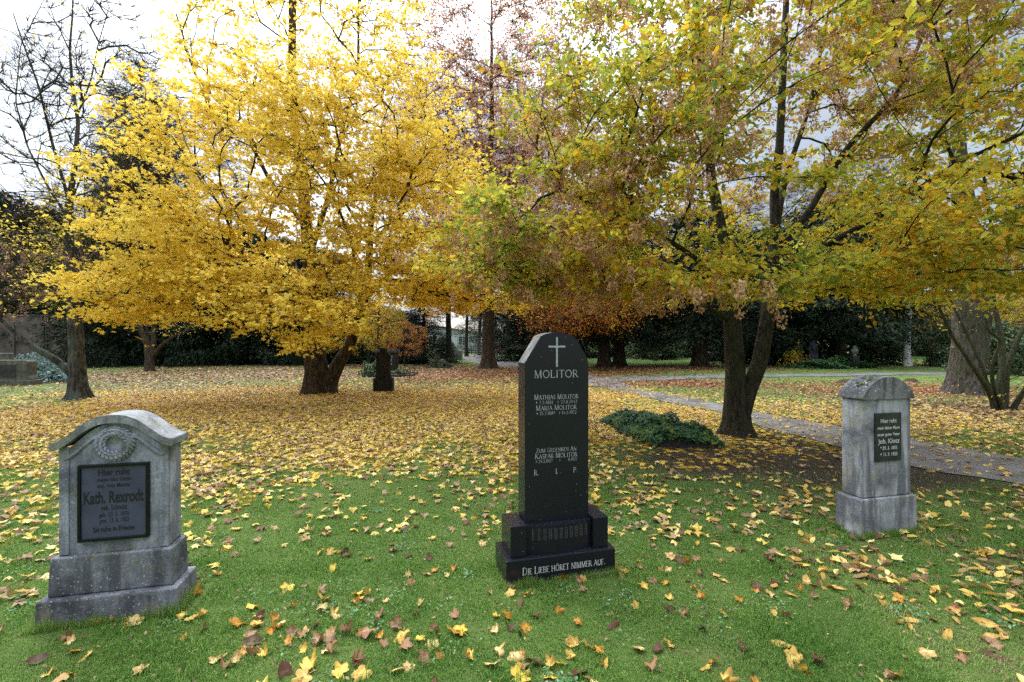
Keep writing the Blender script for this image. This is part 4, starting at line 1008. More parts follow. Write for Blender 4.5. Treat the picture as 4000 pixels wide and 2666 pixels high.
PA, PR, R, ids, n0, DA = grow([S1], at_, .3, .6, 3.0, .008, 2.3, .08, .5, r, .12); branch_tubes(ta, PA, PR, R, n0)
ta.build('trunk', M['bark_maple'], t)
ca = Acc(); P = PA[ids]; D = DA[ids]; o_, v_ = twigs(ca, P, D + np.array([0, 0, .25]), 11, 1.15, .7, .6, r, .012, 1)
lowm = o_[:, 2] < 6.6
leaf_cloud(ca, o_[lowm], v_[lowm], 6, .12, T_OVATE, r, 0, .6, .14, .4, .1, None, .4)
hi = ~lowm & (r.random(len(o_)) < .8)
leaf_cloud(ca, o_[hi], v_[hi], 7, .125, T_OVATE, r, 2, .4, .16, .4, .1, None, .4)
ca.build('crown', [M['leaf_orange'], M['bark_dark'], M['leaf_copper']], t)

# ---- the big grey trunk at the right
tx, ty = G(3772, 1537)
r = np.random.default_rng(505)
S1 = stem((0, 0, -.1, .47), (0, 0, .5, .42), (.04, 0, 1.6, .37), (.06, 0, 3.2, .34), (0, 0, 5, .30), (-.25, 0, 7.5, .21), (-.2, 0, 9.5, .12), (.1, 0, 13, .03))
S2 = stem((.3, -.1, .9, .22), (.42, -.1, 2.2, .2), (.55, -.1, 3.6, .16), (1.0, -.2, 5, .12), (1.6, -.2, 7, .07))
t = thing('plane_tree', 'thick grey brown trunk of a tall tree behind the bare shrub at the right', 'tree', (tx, ty, 0))
ta = Acc(); loft_trunk(ta, S1, 24, .55, .4, 5, .03); loft_trunk(ta, S2, 14, wob=.05)
lob = [(0, 0, 7.5, 3.4, 3.0, 2.6, 90), (0, .4, 11, 3.4, 3.2, 2.6, 90), (1.2, -.4, 4.8, 2.4, 1.8, 1.2, 40)]
at_ = lobes_points(lob, r, .3)
PA, PR, R, ids, n0, DA = grow([S1, S2], at_, .3, .4, 3.4, .006, 2.3, .1, .5, r, .1); branch_tubes(ta, PA, PR, R, n0)
ta.build('trunk', M['bark_big'], t)
ca = Acc(); P = PA[ids]; D = DA[ids]; o_, v_ = twigs(ca, P, D, 6, .8, .6, .6, r, .005, 1)
sel = r.random(len(o_)) < .35
leaf_cloud(ca, o_[sel], v_[sel], 6, .10, T_OVATE, r, 0, .6, .12, .4, .1, None, .4)
ca.build('crown', [M['leaf_yellowgreen'], M['bark_dark']], t)

# ---- the bare many-stemmed shrub at the right
tx, ty = G(3915, 1600); r = np.random.default_rng(606); Ys = ty
def pr(*pts): return [((px - 2000.) * Ys / F - tx, dy, ZT(py, Ys), rr) for (px, py, rr, dy) in pts]
SS = [pr((3890, 1610, .10, 0), (3865, 1545, .085, -.05), (3800, 1480, .07, -.2), (3730, 1400, .055, -.3), (3660, 1320, .048, -.4), (3600, 1225, .04, -.5), (3578, 1160, .032, -.5), (3590, 1110, .02, -.5)),
      pr((3905, 1610, .13, 0), (3900, 1540, .12, 0), (3915, 1450, .10, 0), (3930, 1330, .085, .1), (3920, 1200, .07, .2), (3900, 1080, .05, .2), (3930, 960, .03, .2)),
      pr((3935, 1610, .12, .1), (3945, 1520, .10, .1), (3950, 1440, .08, .1), (3990, 1330, .07, .1), (4060, 1200, .06, .1), (4120, 1020, .04, .1)),
      pr((3900, 1600, .08, -.1), (3860, 1500, .06, -.1), (3840, 1420, .05, -.2), (3860, 1330, .045, -.3), (3805, 1290, .04, -.3), (3795, 1190, .035, -.3), (3810, 1120, .03, -.3), (3745, 1080, .025, -.3), (3725, 1000, .02, -.3)),
      pr((3955, 1600, .08, 0), (3980, 1500, .06, -.2), (4050, 1420, .05, -.4), (4150, 1350, .04, -.5)),
      pr((3925, 1600, .06, .2), (3880, 1420, .05, .3), (3830, 1250, .04, .5), (3780, 1100, .03, .6))]
SS = [[(a_, b_, c_, r_ * .72) for a_, b_, c_, r_ in q] for q in SS]
t = thing('bare_shrub', 'leafless many stemmed mossy shrub with twisting boughs at the right', 'shrub', (tx, ty, 0))
ta = Acc(); loft_trunk(ta, SS[1], 14, .5, .25, 4, .08, step=.06)
for s_ in SS[:1] + SS[2:]: loft_trunk(ta, s_, 9, .25, .2, 3, wob=.06, step=.06)
lob = [(-.9, -.2, 2.9, 1.3, 1.0, .9, 60), (.4, .2, 3.4, 1.0, 1.0, 1.2, 50), (-.4, 0, 1.6, 1.3, .9, .9, 70), (0, -.1, .6, .8, .5, .5, 40)]
at_ = lobes_points(lob, r, .2)
PA, PR, R, ids, n0, DA = grow(SS, at_, .2, .18, .25, .0035, 2.3, .14, .4, r, .03); branch_tubes(ta, PA, PR, R, n0)
P = PA[ids]; D = DA[ids]; o_, v_ = twigs(ta, P, D + np.array([0, 0, .3]), 4, .45, .6, .8, r, .003, 0)
ta.build('stems', M['bark_mossy'], t)
ca = Acc(); sel = r.random(len(o_)) < .06; leaf_cloud(ca, o_[sel], v_[sel], 3, .06, T_OVATE, r, 0, .6, .05); ca.build('leaves', [M['leaf_yellowgreen']], t)

# ================================================================ BACKGROUND TREES
def proto_deciduous(name, seed, h, rad, z0, n, per, leaf, leafmat, bark, trunk_r, twign=6, twigl=1.0, frac=1., fast=None, ang=.5):
    r = np.random.default_rng(seed)
    S = stem((0, 0, -.1, trunk_r * 1.1), (0, 0, h * .1, trunk_r * .9), (r.uniform(-.3, .3), r.uniform(-.3, .3), h * .35, trunk_r * .75), (r.uniform(-.5, .5), r.uniform(-.4, .4), h * .7, trunk_r * .4), (0, 0, h * .98, trunk_r * .08))
    ta = Acc(); loft_trunk(ta, S, 14, .5, .3, 5, .05, step=.3)
    lob = [(0, 0, (z0 + h) / 2, rad, rad, (h - z0) / 2, n)] if fast is None else fast
    at_ = lobes_points(lob, r, .3)
    PA, PR, R, ids, n0, DA = grow([S], at_, .3, .55, z0 * .8, .008, 2.3, .08, ang, r, .12); branch_tubes(ta, PA, PR, R, n0)
    t = thing(name, 'x', 'tree'); tr = ta.build('trunk', bark, t)
    ca = Acc(); P = PA[ids]; D = DA[ids]
    o_, v_ = twigs(ca, P, D + np.array([0, 0, .45]), twign, twigl, .6, .6, r, .013, 1)
    sel = r.random(len(o_)) < frac
    if per: leaf_cloud(ca, o_[sel], v_[sel], per, leaf, T_DIAMOND, r, 0, .6, .14, .4, .1, None, .3)
    ca.build('crown', [leafmat, bark], t)
    return t
def proto_evergreen(name, seed, h, rad, z0, n, leaf, leafmat, shape, bark, tmpl=T_NEEDLE, trunk_r=.3, droop=.5, cluster=26):
    r = np.random.default_rng(seed)
    t = thing(name, 'x', 'tree'); ta = Acc()
    loft_trunk(ta, stem((0, 0, -.1, trunk_r * 1.1), (0, 0, h * .2, trunk_r * .9), (0, 0, h * .6, trunk_r * .5), (0, 0, h * .97, .02)), 14, .6, .4, 6, .09, step=.3)
    m = n // cluster
    u = r.random(m) ** (.75 if shape == 'cone' else .95)
    z = z0 + (h - z0) * u
    R_ = rad * ((1 - u) ** .85 + .02) if shape == 'cone' else rad * np.sqrt(np.clip(1 - (u * 1.02 - .35) ** 2 / .46, .02, 1))
    an = r.random(m) * 2 * PI
    R_ = R_ * (1 + .28 * np.sin(an * 3 + z * 1.9 + seed) + .16 * np.sin(an * 7 - z * 3))
    q = R_ * (.35 + .65 * r.random(m) ** .5)
    c = np.stack([q * np.cos(an), q * np.sin(an), z - droop * .15 * q], 1)
    for i in range(0, m, 3):
        ta.tube([(0, 0, max(.3, c[i, 2] + .25)), c[i] * np.array([.5, .5, 1]) + np.array([0, 0, .18]), c[i]], [.03, .02, .006], 4)
    ta.build('trunk', bark, t)
    out = np.stack([np.cos(an), np.sin(an), np.full(m, -.25 * droop)], 1)
    p = np.repeat(c, cluster, 0) + np.repeat(out, cluster, 0) * r.uniform(-.5, .55, (m * cluster, 1)) + r.normal(size=(m * cluster, 3)) * np.array([.24, .24, .13])
    p[:, 2] = np.maximum(p[:, 2], .06)
    nm = r.normal(size=p.shape) * .5 + np.array([0, 0, .7]) + np.repeat(out, cluster, 0) * .35
    hd = np.repeat(out, cluster, 0) + r.normal(size=p.shape) * .5 + np.array([0, 0, -droop * .6])
    ca = Acc(); cr_ = np.repeat(r.random(m), cluster)
    leaves(ca, tmpl, p, nm, leaf * r.uniform(.6, 1.3, len(p)), 0, np.clip(.55 * cr_ + .45 * r.random(len(p)), 0, 1), hd, .3, r)
    ca.build('crown', leafmat, t)
    return t
GB = 'background trees of the cemetery'
protos = {
 'yew': lambda: proto_evergreen('yew_tree', 11, 8, 3.6, 1.3, 24000, .27, M['leaf_dark'], 'round', M['bark_maple'], trunk_r=.34),
 'yewlow': lambda: proto_evergreen('yew_tree', 12, 7, 3.4, .1, 25000, .27, M['leaf_dark'], 'round', M['bark_dark'], trunk_r=.25),
 'spruce': lambda: proto_evergreen('spruce_tree', 13, 16, 3.2, .4, 15000, .30, M['leaf_spruce'], 'cone', M['bark_dark'], trunk_r=.22, droop=1.),
 'bushy': lambda: proto_evergreen('evergreen_bush', 14, 3, 1.9, .02, 9000, .17, M['leaf_midgreen'], 'round', M['bark_dark'], T_OVATE, .08),
 'yellow': lambda: proto_deciduous('yellow_tree', 15, 10, 3.6, 1.6, 130, 9, .20, M['leaf_yellowgreen'], M['bark_dark'], .18),
 'orange': lambda: proto_deciduous('orange_tree', 16, 9, 3.4, 1.4, 120, 8, .17, M['leaf_orange'], M['bark_mossy'], .16),
 'bare': lambda: proto_deciduous('bare_tree', 17, 22, 4.8, 4, 420, 1, .18, M['leaf_copper'], M['bark_dark'], .20, 20, 1.7, .25, ang=.8),
 'poplar': lambda: proto_deciduous('poplar_tree', 18, 24, 2.0, 2.5, 420, 1, .17, M['leaf_yellowgreen'], M['bark_grey'], .24, 22, 1.6, .22, ang=1.2),
 'birch': lambda: proto_deciduous('birch_tree', 19, 15, 3.2, 4.2, 120, 5, .14, M['leaf_yellowgreen'], M['bark_birch'], .22, 7, 1.1, .5),
}
built = {}
def plant(kind, px, Y, hs, ws, label, cat='tree', rz=None, group=None, X=None):
    x = AT(px, Y) if X is None else X
    rz = random.uniform(0, 6.28) if rz is None else rz
    if kind not in built:
        o = built[kind] = protos[kind](); o.location = (x, Y, 0); o.rotation_euler = (0, 0, rz); o.scale = (ws, ws, hs); o['label'] = label
        o['category'] = cat
        if group: o['group'] = group
        return o
    o = copy_tree(built[kind], (x, Y, 0), rz, (ws, ws, hs), label)
    o['category'] = cat
    if group: o['group'] = group
    elif 'group' in o: del o['group']
    return o
# behind the wall at the left
plant('yewlow', -60, 41, 2.1, 1.7, 'broad dark evergreen rising over the left end of the plaster wall')
plant('yewlow', 210, 43, 1.9, 1.5, 'dark evergreen above the plaster wall behind the slim bare tree')
plant('yellow', 360, 37, 1.35, 1.2, 'thin yellowing tree above the right part of the plaster wall')
plant('spruce', 470, 42, .98, .75, 'narrow dark spruce pointing up left of the yellow maple')
plant('poplar', 545, 37, 1.0, 1.1, 'tall bare poplar left of the yellow maple crown')
plant('poplar', 640, 39, .92, 1.0, 'second bare poplar half hidden by the yellow maple crown')
plant('bare', 60, 46, .75, 1.0, 'grey leafless tree far behind the wall at the left edge')
plant('bare', 330, 44, .82, 1.0, 'grey leafless tree behind the slim bare tree')
plant('bare', 760, 40, 1.05, 1.1, 'tall leafless tree behind the top of the yellow maple')
plant('poplar', 480, 44, 1.05, 1.2, 'third bare poplar left of the other two')
# dark understorey behind the maple
GY_ = 'dark yews in the shade behind the yellow maple'
for k, (px, Y, hs, ws, lb) in enumerate(((455, 31, 1.23, .95, 'dark yew where the plaster wall ends'), (640, 33, 1.30, 1.05, 'dark yew behind the small many stemmed tree'),
        (800, 32, 1.23, 1.0, 'dark yew in deep shade left of the maple trunk'), (960, 34, 1.37, 1.05, 'dark yew seen just left of the maple trunk'),
        (1110, 33, 1.23, 1.0, 'dark yew directly behind the maple trunk'), (1270, 35, 1.17, 1.0, 'dark yew right behind the leaning maple stem'), (1400, 39, .62, .9, 'low dark yew behind the mossy thin trunks'))):
    plant('yewlow', px, Y, hs, ws, lb, group=GY_)
plant('orange', 1440, 31, .75, .55, 'slim tree with orange leaves left of the dark arched headstone')
plant('yellow', 1478, 27.5, .50, .40, 'small mossy trunked tree with yellow leaves above the dark arched headstone')
plant('yewlow', 1565, 37, .55, .80, 'low dark conifer right of the dark arched headstone')
plant('spruce', 1655, 33, .36, .80, 'small dark spruce against the bright gap in the middle')
plant('bushy', 1733, 36, .62, .45, 'green bush beside the pale two slab gravestone', 'bush')
plant('bare', 1752, 34.5, 1.0, 1.1, 'ivy dark trunk of a tall sparse tree left of the beech')
plant('bare', 1822, 48, .9, .9, 'tall bare trunk behind the wire fence')
plant('bare', 1872, 53, .95, 1.0, 'thin bare tree behind the fence beside the beech trunk')
plant('bare', 1985, 45, 1.1, 1.2, 'tall leafless tree above the beech crown')
plant('bare', 2140, 42, 1.08, 1.2, 'tall fine twigged leafless tree between the two big crowns')
plant('yewlow', 2075, 38, .60, .95, 'low dark conifer right of the beech trunk')
# dark evergreens to the right of the black stone
plant('yew', 2360, 29, 1.25, .95, 'yew with thick ribbed trunk right of the black granite gravestone')
plant('yew', 2420, 30.5, 1.35, .95, 'yew with slimmer dark trunk second right of the black granite gravestone')
plant('yew', 2733, 30, 1.25, 1.15, 'broad dark yew left of the forked tree')
GF = 'evergreens closing the far side of the lawn'
for px, Y, hs, ws, lb in ((2240, 47, .75, 1.1, 'far evergreen behind the rusty orange branches'), (2480, 50, 1.05, 1.3, 'far evergreen between the two yew trunks and the broad yew'),
        (2640, 48, 1.1, 1.2, 'far evergreen left behind the broad dark yew'), (2860, 47, 1.1, 1.25, 'far evergreen right behind the broad dark yew')):
    plant('yewlow', px, Y, hs, ws, lb, group=GF)
plant('yewlow', 2985, 34, 1.35, 1.1, 'dense dark yew just right of the forked tree')
plant('yewlow', 3110, 32.5, 1.35, 1.05, 'dense dark yew left of the bluish stele')
plant('yew', 3275, 30.5, 1.35, 1.25, 'large dark yew with drooping brown twigs behind the bluish stele')
plant('spruce', 3390, 34, .75, 1.2, 'dark spruce with hanging boughs left of the birch')
plant('yewlow', 3520, 52, .8, 1.2, 'far dark evergreen behind the birch')
plant('birch', 3543, 30, 1.0, .9, 'white trunked birch left of the thick grey trunk')
plant('bushy', 3700, 29.5, .92, .55, 'dark bush at the left foot of the thick grey trunk', 'bush')
plant('bushy', 3905, 23, .80, .8, 'green bush behind the bare many stemmed shrub', 'bush')
plant('yellow', 3460, 46, .62, 1.0, 'yellow tree in the distance left of the birch')
plant('yellow', 3660, 44, .75, 1.1, 'yellow tree in the distance right of the birch')
plant('yellow', 3860, 42, .8, 1.1, 'yellow tree behind the thick grey trunk')
plant('orange', 4010, 39, .75, 1.0, 'orange tinted tree at the right edge of the picture')
plant('yellow', 4120, 30, .8, 1.0, 'yellow tree at the far right edge')
plant('bare', 3330, 46, .95, 1.3, 'grey leafless crown behind the forked tree')
plant('bare', 3020, 50, .95, 1.3, 'distant bare tree seen through the forked tree')
plant('bare', 4060, 50, .75, 1.1, 'grey bare tree far behind the right edge')
plant('yewlow', 3000, 62, 1.0, 1.8, 'distant dark evergreen deep behind the forked tree')
plant('yewlow', 1330, 58, .7, 1.4, 'distant dark evergreen deep behind the leaning maple stem')

plant('yellow', 1345, 30, .42, .55, 'small yellow leaved tree behind the leaning maple stem')
plant('orange', 1580, 30, .33, .42, 'low rust leaved tree right of the dark arched headstone')
plant('bushy', 2560, 42, 1.0, 1.1, 'broad bush beyond the lawn behind the two yew trunks', 'bush')
plant('yellow', 3060, 36, .45, .7, 'yellow tree glowing between the dark yews right of the forked tree')
plant('bushy', 3420, 32, .8, .8, 'rounded bush at the foot of the spruce left of the birch', 'bush')
GH = 'far evergreens closing the view between the trunks'
for px, Y, hs, ws, lb in ((1935, 62, .95, 1.2, 'far evergreen right behind the beech trunk'), (2110, 60, 1.2, 1.3, 'far evergreen right behind the red cars'), (1480, 60, .85, 1.4, 'far evergreen behind the wide black gravestone')):
    plant('yewlow', px, Y, hs, ws, lb, group=GH)
plant('yewlow', 3700, 56, 1.0, 1.8, 'far dark evergreen behind the thick grey trunk')
plant('yewlow', 3960, 58, .9, 1.6, 'far dark evergreen behind the bare many stemmed shrub')
plant('yewlow', 130, 38.5, 1.15, 1.0, 'dark evergreen bough mass just over the coping of the plaster wall')
plant('orange', 2560, 38, 1.0, .9, 'rust tinted tree behind the two yew trunks')
# small many-stemmed tree left of the maple
tx, ty = G(585, 1452); r = np.random.default_rng(707)
SS = [stem((0, 0, -.1, .22), (0, 0, .6, .19), (-.1, 0, 1.3, .15), (-.5, -.1, 2.4, .10), (-1.2, -.2, 3.8, .05)), stem((.05, 0, .5, .14), (.2, 0, 1.5, .12), (.15, .1, 3, .08), (.3, .2, 4.6, .03)),
      stem((.1, 0, .7, .11), (.7, -.1, 1.4, .08), (1.5, -.2, 1.9, .055), (2.3, -.3, 2.2, .03)), stem((-.05, 0, .8, .1), (-.3, .2, 2.2, .07), (-.35, .2, 3.8, .04))]
t = thing('small_tree', 'small reddish many stemmed tree under the left boughs of the yellow maple', 'tree', (tx, ty, 0))
ta = Acc()
for k, s_ in enumerate(SS): loft_trunk(ta, s_, 12, .4 if k == 0 else 0, .25, 4, .06, step=.1)
at_ = lobes_points([(0, 0, 3.6, 2.3, 1.8, 1.4, 90), (1.6, -.2, 2.4, 1.0, 1.0, .5, 20)], r, .3)
PA, PR, R, ids, n0, DA = grow(SS, at_, .25, .3, 1.2, .006, 2.3, .1, .5, r, .05); branch_tubes(ta, PA, PR, R, n0); ta.build('trunk', M['bark_maple'], t)
ca = Acc(); o_, v_ = twigs(ca, PA[ids], DA[ids], 6, .7, .6, .6, r, .005, 1); sel = r.random(len(o_)) < .4
leaf_cloud(ca, o_[sel], v_[sel], 5, .09, T_OVATE, r, 0, .6, .1); ca.build('crown', [M['leaf_yellowgreen'], M['bark_dark']], t)

# twiggy shrub beside the birch
x, y = G(3642, 1433); r = np.random.default_rng(808)
t = thing('twiggy_shrub', 'small leafless twiggy shrub right of the birch', 'shrub', (x, y, 0)); ta = Acc()
for k in range(16):
    an = r.uniform(0, 2 * PI); sp = r.uniform(.1, .9); hh = r.uniform(1.6, 3.2)
    ta.tube([(.05 * math.cos(an), .05 * math.sin(an), -.05), (sp * .4 * math.cos(an), sp * .4 * math.sin(an), hh * .5), (sp * math.cos(an), sp * math.sin(an), hh)], [.035, .025, .008], 5)
    for q in range(3):
        f_ = r.uniform(.4, .9); ta.tube([(sp * f_ * .8 * math.cos(an), sp * f_ * .8 * math.sin(an), hh * f_), (sp * math.cos(an + r.uniform(-.8, .8)) * 1.2, sp * math.sin(an + r.uniform(-.8, .8)) * 1.2, hh * f_ + .5)], [.012, .004], 4)
ta.build('stems', M['bark_mossy'], t)

# ivy mound, juniper, low plants
r = np.random.default_rng(909)
a = Acc(); bush_leaves(a, (0, 0, -.05), (2.2, 1.1, .62), 5200, .13, T_IVY, r, 0, .25, .7); o = a.build('ivy_patch', M['leaf_ivy']); o.location = (AT(3262, 27.6), 27.9, 0); tag(o, 'dark ivy mound around the foot of the bluish stele', 'ivy')
a = Acc(); bush_leaves(a, (0, 0, 0), (2.2, .9, .78), 5200, .16, T_NEEDLE, r, 0, .3, .55); o = a.build('juniper_bush', M['leaf_blue']); o.location = (AT(80, 24.0), 24.0, 0); tag(o, 'blue green juniper behind the broad low gravestone', 'bush')
a = Acc(); bush_leaves(a, (0, 0, 0), (.8, .6, .45), 1400, .12, T_OVATE, r, 0, .3, .5); o = a.build('low_bush', M['leaf_blue']); o.location = (AT(220, 18.5), 18.5, 0); tag(o, 'small grey green plant at the left of the slim bare trunk', 'bush')
a = Acc(); bush_leaves(a, (0, 0, 0), (.7, .5, .5), 700, .11, T_DIAMOND, r, 0, .4, .4); o = a.build('low_bush', M['leaf_yellowgreen']); o.location = (AT(3105, 28.4), 28.4, 0); o.scale = (1, 1, 2.2); tag(o, 'yellow leaved bush left beside the bluish stele', 'bush')
a = Acc()
for k in range(40):
    x_ = r.uniform(-8, 8); bush_leaves(a, (x_, r.uniform(-.6, .6), 0), (1.0, .7, .55), 420, .16, T_OVATE, r, 0, .3, .5)
o = a.build('ivy_undergrowth', M['leaf_dark']); o.location = (AT(1290, 33), 33.5, 0); o['kind'] = 'stuff'; o['label'] = 'dark ivy undergrowth along the back of the lawn'

# ================================================================ WALL, FENCE, HOUSES, CARS
M['plaster'] = simple_mat('plaster', (.085, .065, .062), (.15, .12, .115), 1.2, .9, .1, .2)
M['roof_tile'] = simple_mat('roof_tile', (.28, .11, .075), (.36, .17, .12), 5, .8, .2, .3)
M['house_wall'] = simple_mat('house_wall', (.50, .46, .42), (.60, .56, .52), 2, .8, .2, .1)
M['pale_wall'] = simple_mat('pale_wall', (.45, .47, .52), (.56, .58, .62), 2, .8, .2, .1)
M['window_dark'] = simple_mat('window_dark', (.03, .035, .04), (.06, .065, .07), 2, .1, .6, 0)
M['steel'] = simple_mat('steel', (.30, .31, .31), (.40, .41, .41), 10, .5, .5, 0)
x0, x1 = AT(-500, 35), AT(435, 35)
t = thing('plaster_wall', 'stained grey mauve plaster wall behind the slim bare tree', 'wall', (x0, 35, 0))
a = Acc(); a.box(0, x1 - x0, 0, .35, -.1, 3.45); a.build('wall_face', M['plaster'], t)
a = Acc(); a.box(-.05, x1 - x0 + .05, -.06, .41, 3.45, 3.56, 0, (0, 0, .1, .1)); a.build('coping', M['stone_dark'], t)
a = Acc()
for k in range(8): a.box(1.6 + k * 2.2, 1.9 + k * 2.2, -.09, -.001, -.1, 3.3)
a.build('buttress', M['plaster'], t)

t = thing('wire_fence', 'grey wire mesh fence beside the beech trunk', 'fence', (AT(1788, 50), 50, 0))
L = AT(1990, 50) - AT(1788, 50)
for k in range(4):
    a = Acc(); a.tube([(L * k / 3, 0, -.1), (L * k / 3, 0, 1.95)], .04, 6); a.build('post', M['steel'], t)
for k in range(3):
    a = Acc()
    for q in range(14):
        xx = L * (k + (q + .5) / 14) / 3; a.tube([(xx, 0, .05), (xx, 0, 1.85)], .006, 3)
    for z in np.linspace(.05, 1.85, 9): a.tube([(L * k / 3 + .04, .008, z), (L * (k + 1) / 3 - .04, .008, z)], .007, 3)
    a.build('mesh_panel', M['steel'], t)

def house(label, px, Y, w, d, h, rh, wall, rz=0):
    t = thing('house', label, 'house', (AT(px, Y), Y, 0), rz)
    a = Acc(); a.prism([(-w / 2, -.1), (w / 2, -.1), (w / 2, h), (0, h + rh - .12), (-w / 2, h)], 0, d); a.build('wall', wall, t)
    a = Acc()
    for s in (-1, 1):
        v = [(s * (w / 2 + .4), -.3, h - .2), (0, -.3, h + rh), (0, d + .3, h + rh), (s * (w / 2 + .4), d + .3, h - .2)]
        v2 = [(p[0], p[1], p[2] + .15) for p in v]
        a.add(v + v2, [(0, 1, 2, 3), (7, 6, 5, 4), (0, 4, 5, 1), (2, 6, 7, 3), (3, 7, 4, 0)])
    a.build('roof', M['roof_tile'], t)
    for i in range(3):
        for j in range(max(1, int(h // 2.8))):
            x = -w / 2 + w * (i + .5) / 3
            a = Acc(); a.box(x - .55, x + .55, -.05, .05, 1 + j * 2.8, 2.3 + j * 2.8); win = a.build('window', M['window_dark'], t)
            a = Acc()
            for (p, q, z0, z1) in ((-.62, -.55, 1, 2.3), (.55, .62, 1, 2.3), (-.62, .62, 2.3, 2.38), (-.66, .66, .92, 1), (-.03, .03, 1, 2.3)):
                a.box(x + p, x + q, -.08, .02, z0 + j * 2.8, z1 + j * 2.8)
            a.build('frame', M['letter_white'], win)
house('house with red tiled roof seen between trees at the right edge', 4010, 72, 11, 9, 6.0, 3.6, M['house_wall'], .1)
house('low pale building seen through the trees left of the beech', 1690, 74, 14, 8, 3.0, 1.0, M['pale_wall'], .05)

M['car_red'] = simple_mat('car_red', (.35, .02, .03), (.42, .03, .04), 3, .25, .6, 0)
M['tyre'] = simple_mat('tyre', (.012, .012, .012), (.02, .02, .02), 20, .8, .3, 0)
def car(label, px, Y, rz):
    t = thing('parked_car', label, 'car', (AT(px, Y), Y, 0), rz, 'red cars parked beyond the beech')
    w = .86
    prof = [(-2.1, .32), (2.1, .32), (2.12, .62), (2.0, .86), (1.15, .96), (-1.55, .98), (-2.05, .92), (-2.14, .6)]
    a = Acc(); a.prism(prof, -w, w); bevel(a.build('body', M['car_red'], t), .07, 3)
    cab = [(-1.62, .985), (1.0, .965), (.35, 1.40), (-.1, 1.47), (-1.0, 1.45), (-1.35, 1.34)]
    a = Acc(); a.prism(cab, -w + .1, w - .1); cabin = bevel(a.build('cabin', M['window_dark'], t), .05, 2)
    a = Acc(); a.prism([(-1.33, 1.345), (.30, 1.41), (-.1, 1.485), (-1.0, 1.465)], -w + .08, w - .08); bevel(a.build('roof', M['car_red'], cabin), .02, 2)
    for x in (-1.3, 1.3):
        for s in (-1, 1):
            a = Acc(); prof_ = [(.0, -.1), (.22, -.1), (.31, -.07), (.33, 0), (.31, .07), (.22, .1), (.0, .1)]
            a.lathe(prof_, (0, 0, 0), 20); o = a.build('wheel', M['tyre'], t); o.rotation_euler = (PI / 2, 0, 0); o.location = (x, s * (w - .07), .33)
            a = Acc(); a.lathe([(.0, .105), (.2, .105), (.2, .0)], (0, 0, 0), 16); o2 = a.build('rim', M['steel'], o)
            if s > 0: o2.rotation_euler = (PI, 0, 0)
    for s in (-.6, .6):
        a = Acc(); a.box(2.06, 2.13, s - .18, s + .18, .64, .78); a.build('headlight', M['letter_white'], t)
car('red car half hidden by dark boughs, nearer the beech trunk', 1972, 58, .1)
car('red car half hidden by dark boughs, nearer the black gravestone', 2062, 58.5, .05)

# ================================================================ FALLEN LEAVES
KINDS_ = {
 'clear yellow maple leaf': ([(0, (.78, .54, .08)), (1, (.84, .66, .20))], T_MAPLE_FINE),
 'pale cream maple leaf': ([(0, (.72, .52, .22)), (1, (.84, .68, .32))], T_MAPLE_FINE),
 'tan brown maple leaf': ([(0, (.30, .18, .10)), (1, (.48, .31, .19))], T_MAPLE_FINE),
 'ochre orange maple leaf': ([(0, (.52, .26, .04)), (1, (.66, .38, .06))], T_MAPLE_FINE),
 'dark brown curled leaf': ([(0, (.09, .045, .03)), (1, (.18, .095, .06))], T_OVATE),
 'ochre yellow oval leaf': ([(0, (.56, .34, .07)), (1, (.74, .56, .20))], T_OVATE),
}
T_OVATE_FINE = (np.array([(0, .02), (0, -.52), (-.16, -.36), (-.26, -.12), (-.25, .14), (-.15, .36), (0, .58), (.15, .36), (.25, .14), (.26, -.12), (.16, -.36)]),
                np.array([(0, i, i % 10 + 1) for i in range(1, 11)])[:, [0, 2, 1]])
rl = np.random.default_rng(1234)
leaf_protos = {}
for kn, (stops, tm) in KINDS_.items():
    mat = leaf_mat('fallen_' + kn.replace(' ', '_'), stops, .22, .55, True)
    tm = T_OVATE_FINE if tm is T_OVATE else tm
    lst = []
    for s in range(9):
        tv, tf = tm
        me = bpy.data.meshes.new('fallen_leaf')
        q = tv * (1 + rl.normal(size=tv.shape) * .035)
        cur = 1.6 if 'curled' in kn else 1.1
        cx, cy, cxy = rl.uniform(-cur * .5, cur), rl.uniform(-cur * .4, cur * .9), rl.uniform(-.8, .8)
        z = cx * q[:, 0] ** 2 * 1.6 + cy * q[:, 1] ** 2 * .9 + cxy * q[:, 0] * q[:, 1] + .05 * np.sin(q[:, 0] * 14 + s) * (np.hypot(q[:, 0], q[:, 1]) > .2)
        k = .9 if 'curled' in kn else 1.
        V = np.stack([q[:, 0] * (1 - .3 * abs(cx) * k), q[:, 1] * (1 - .2 * abs(cy)), z - z.min()], 1)
        V = list(map(tuple, V)); n_ = len(V); fc = [tuple(map(int, f)) for f in tf]
        b = V[1]; dx = rl.uniform(-.15, .15)
        V += [(b[0] - .012, b[1], b[2]), (b[0] + .012, b[1], b[2]), (b[0] + dx + .008, b[1] - .34, b[2] + .02), (b[0] + dx - .008, b[1] - .34, b[2] + .02)]
        fc.append((n_, n_ + 3, n_ + 2, n_ + 1))
        me.from_pydata(V, [], fc); me.materials.append(mat)
        for p_ in me.polygons: p_.use_smooth = True
        lst.append(me)
    leaf_protos[kn] = lst
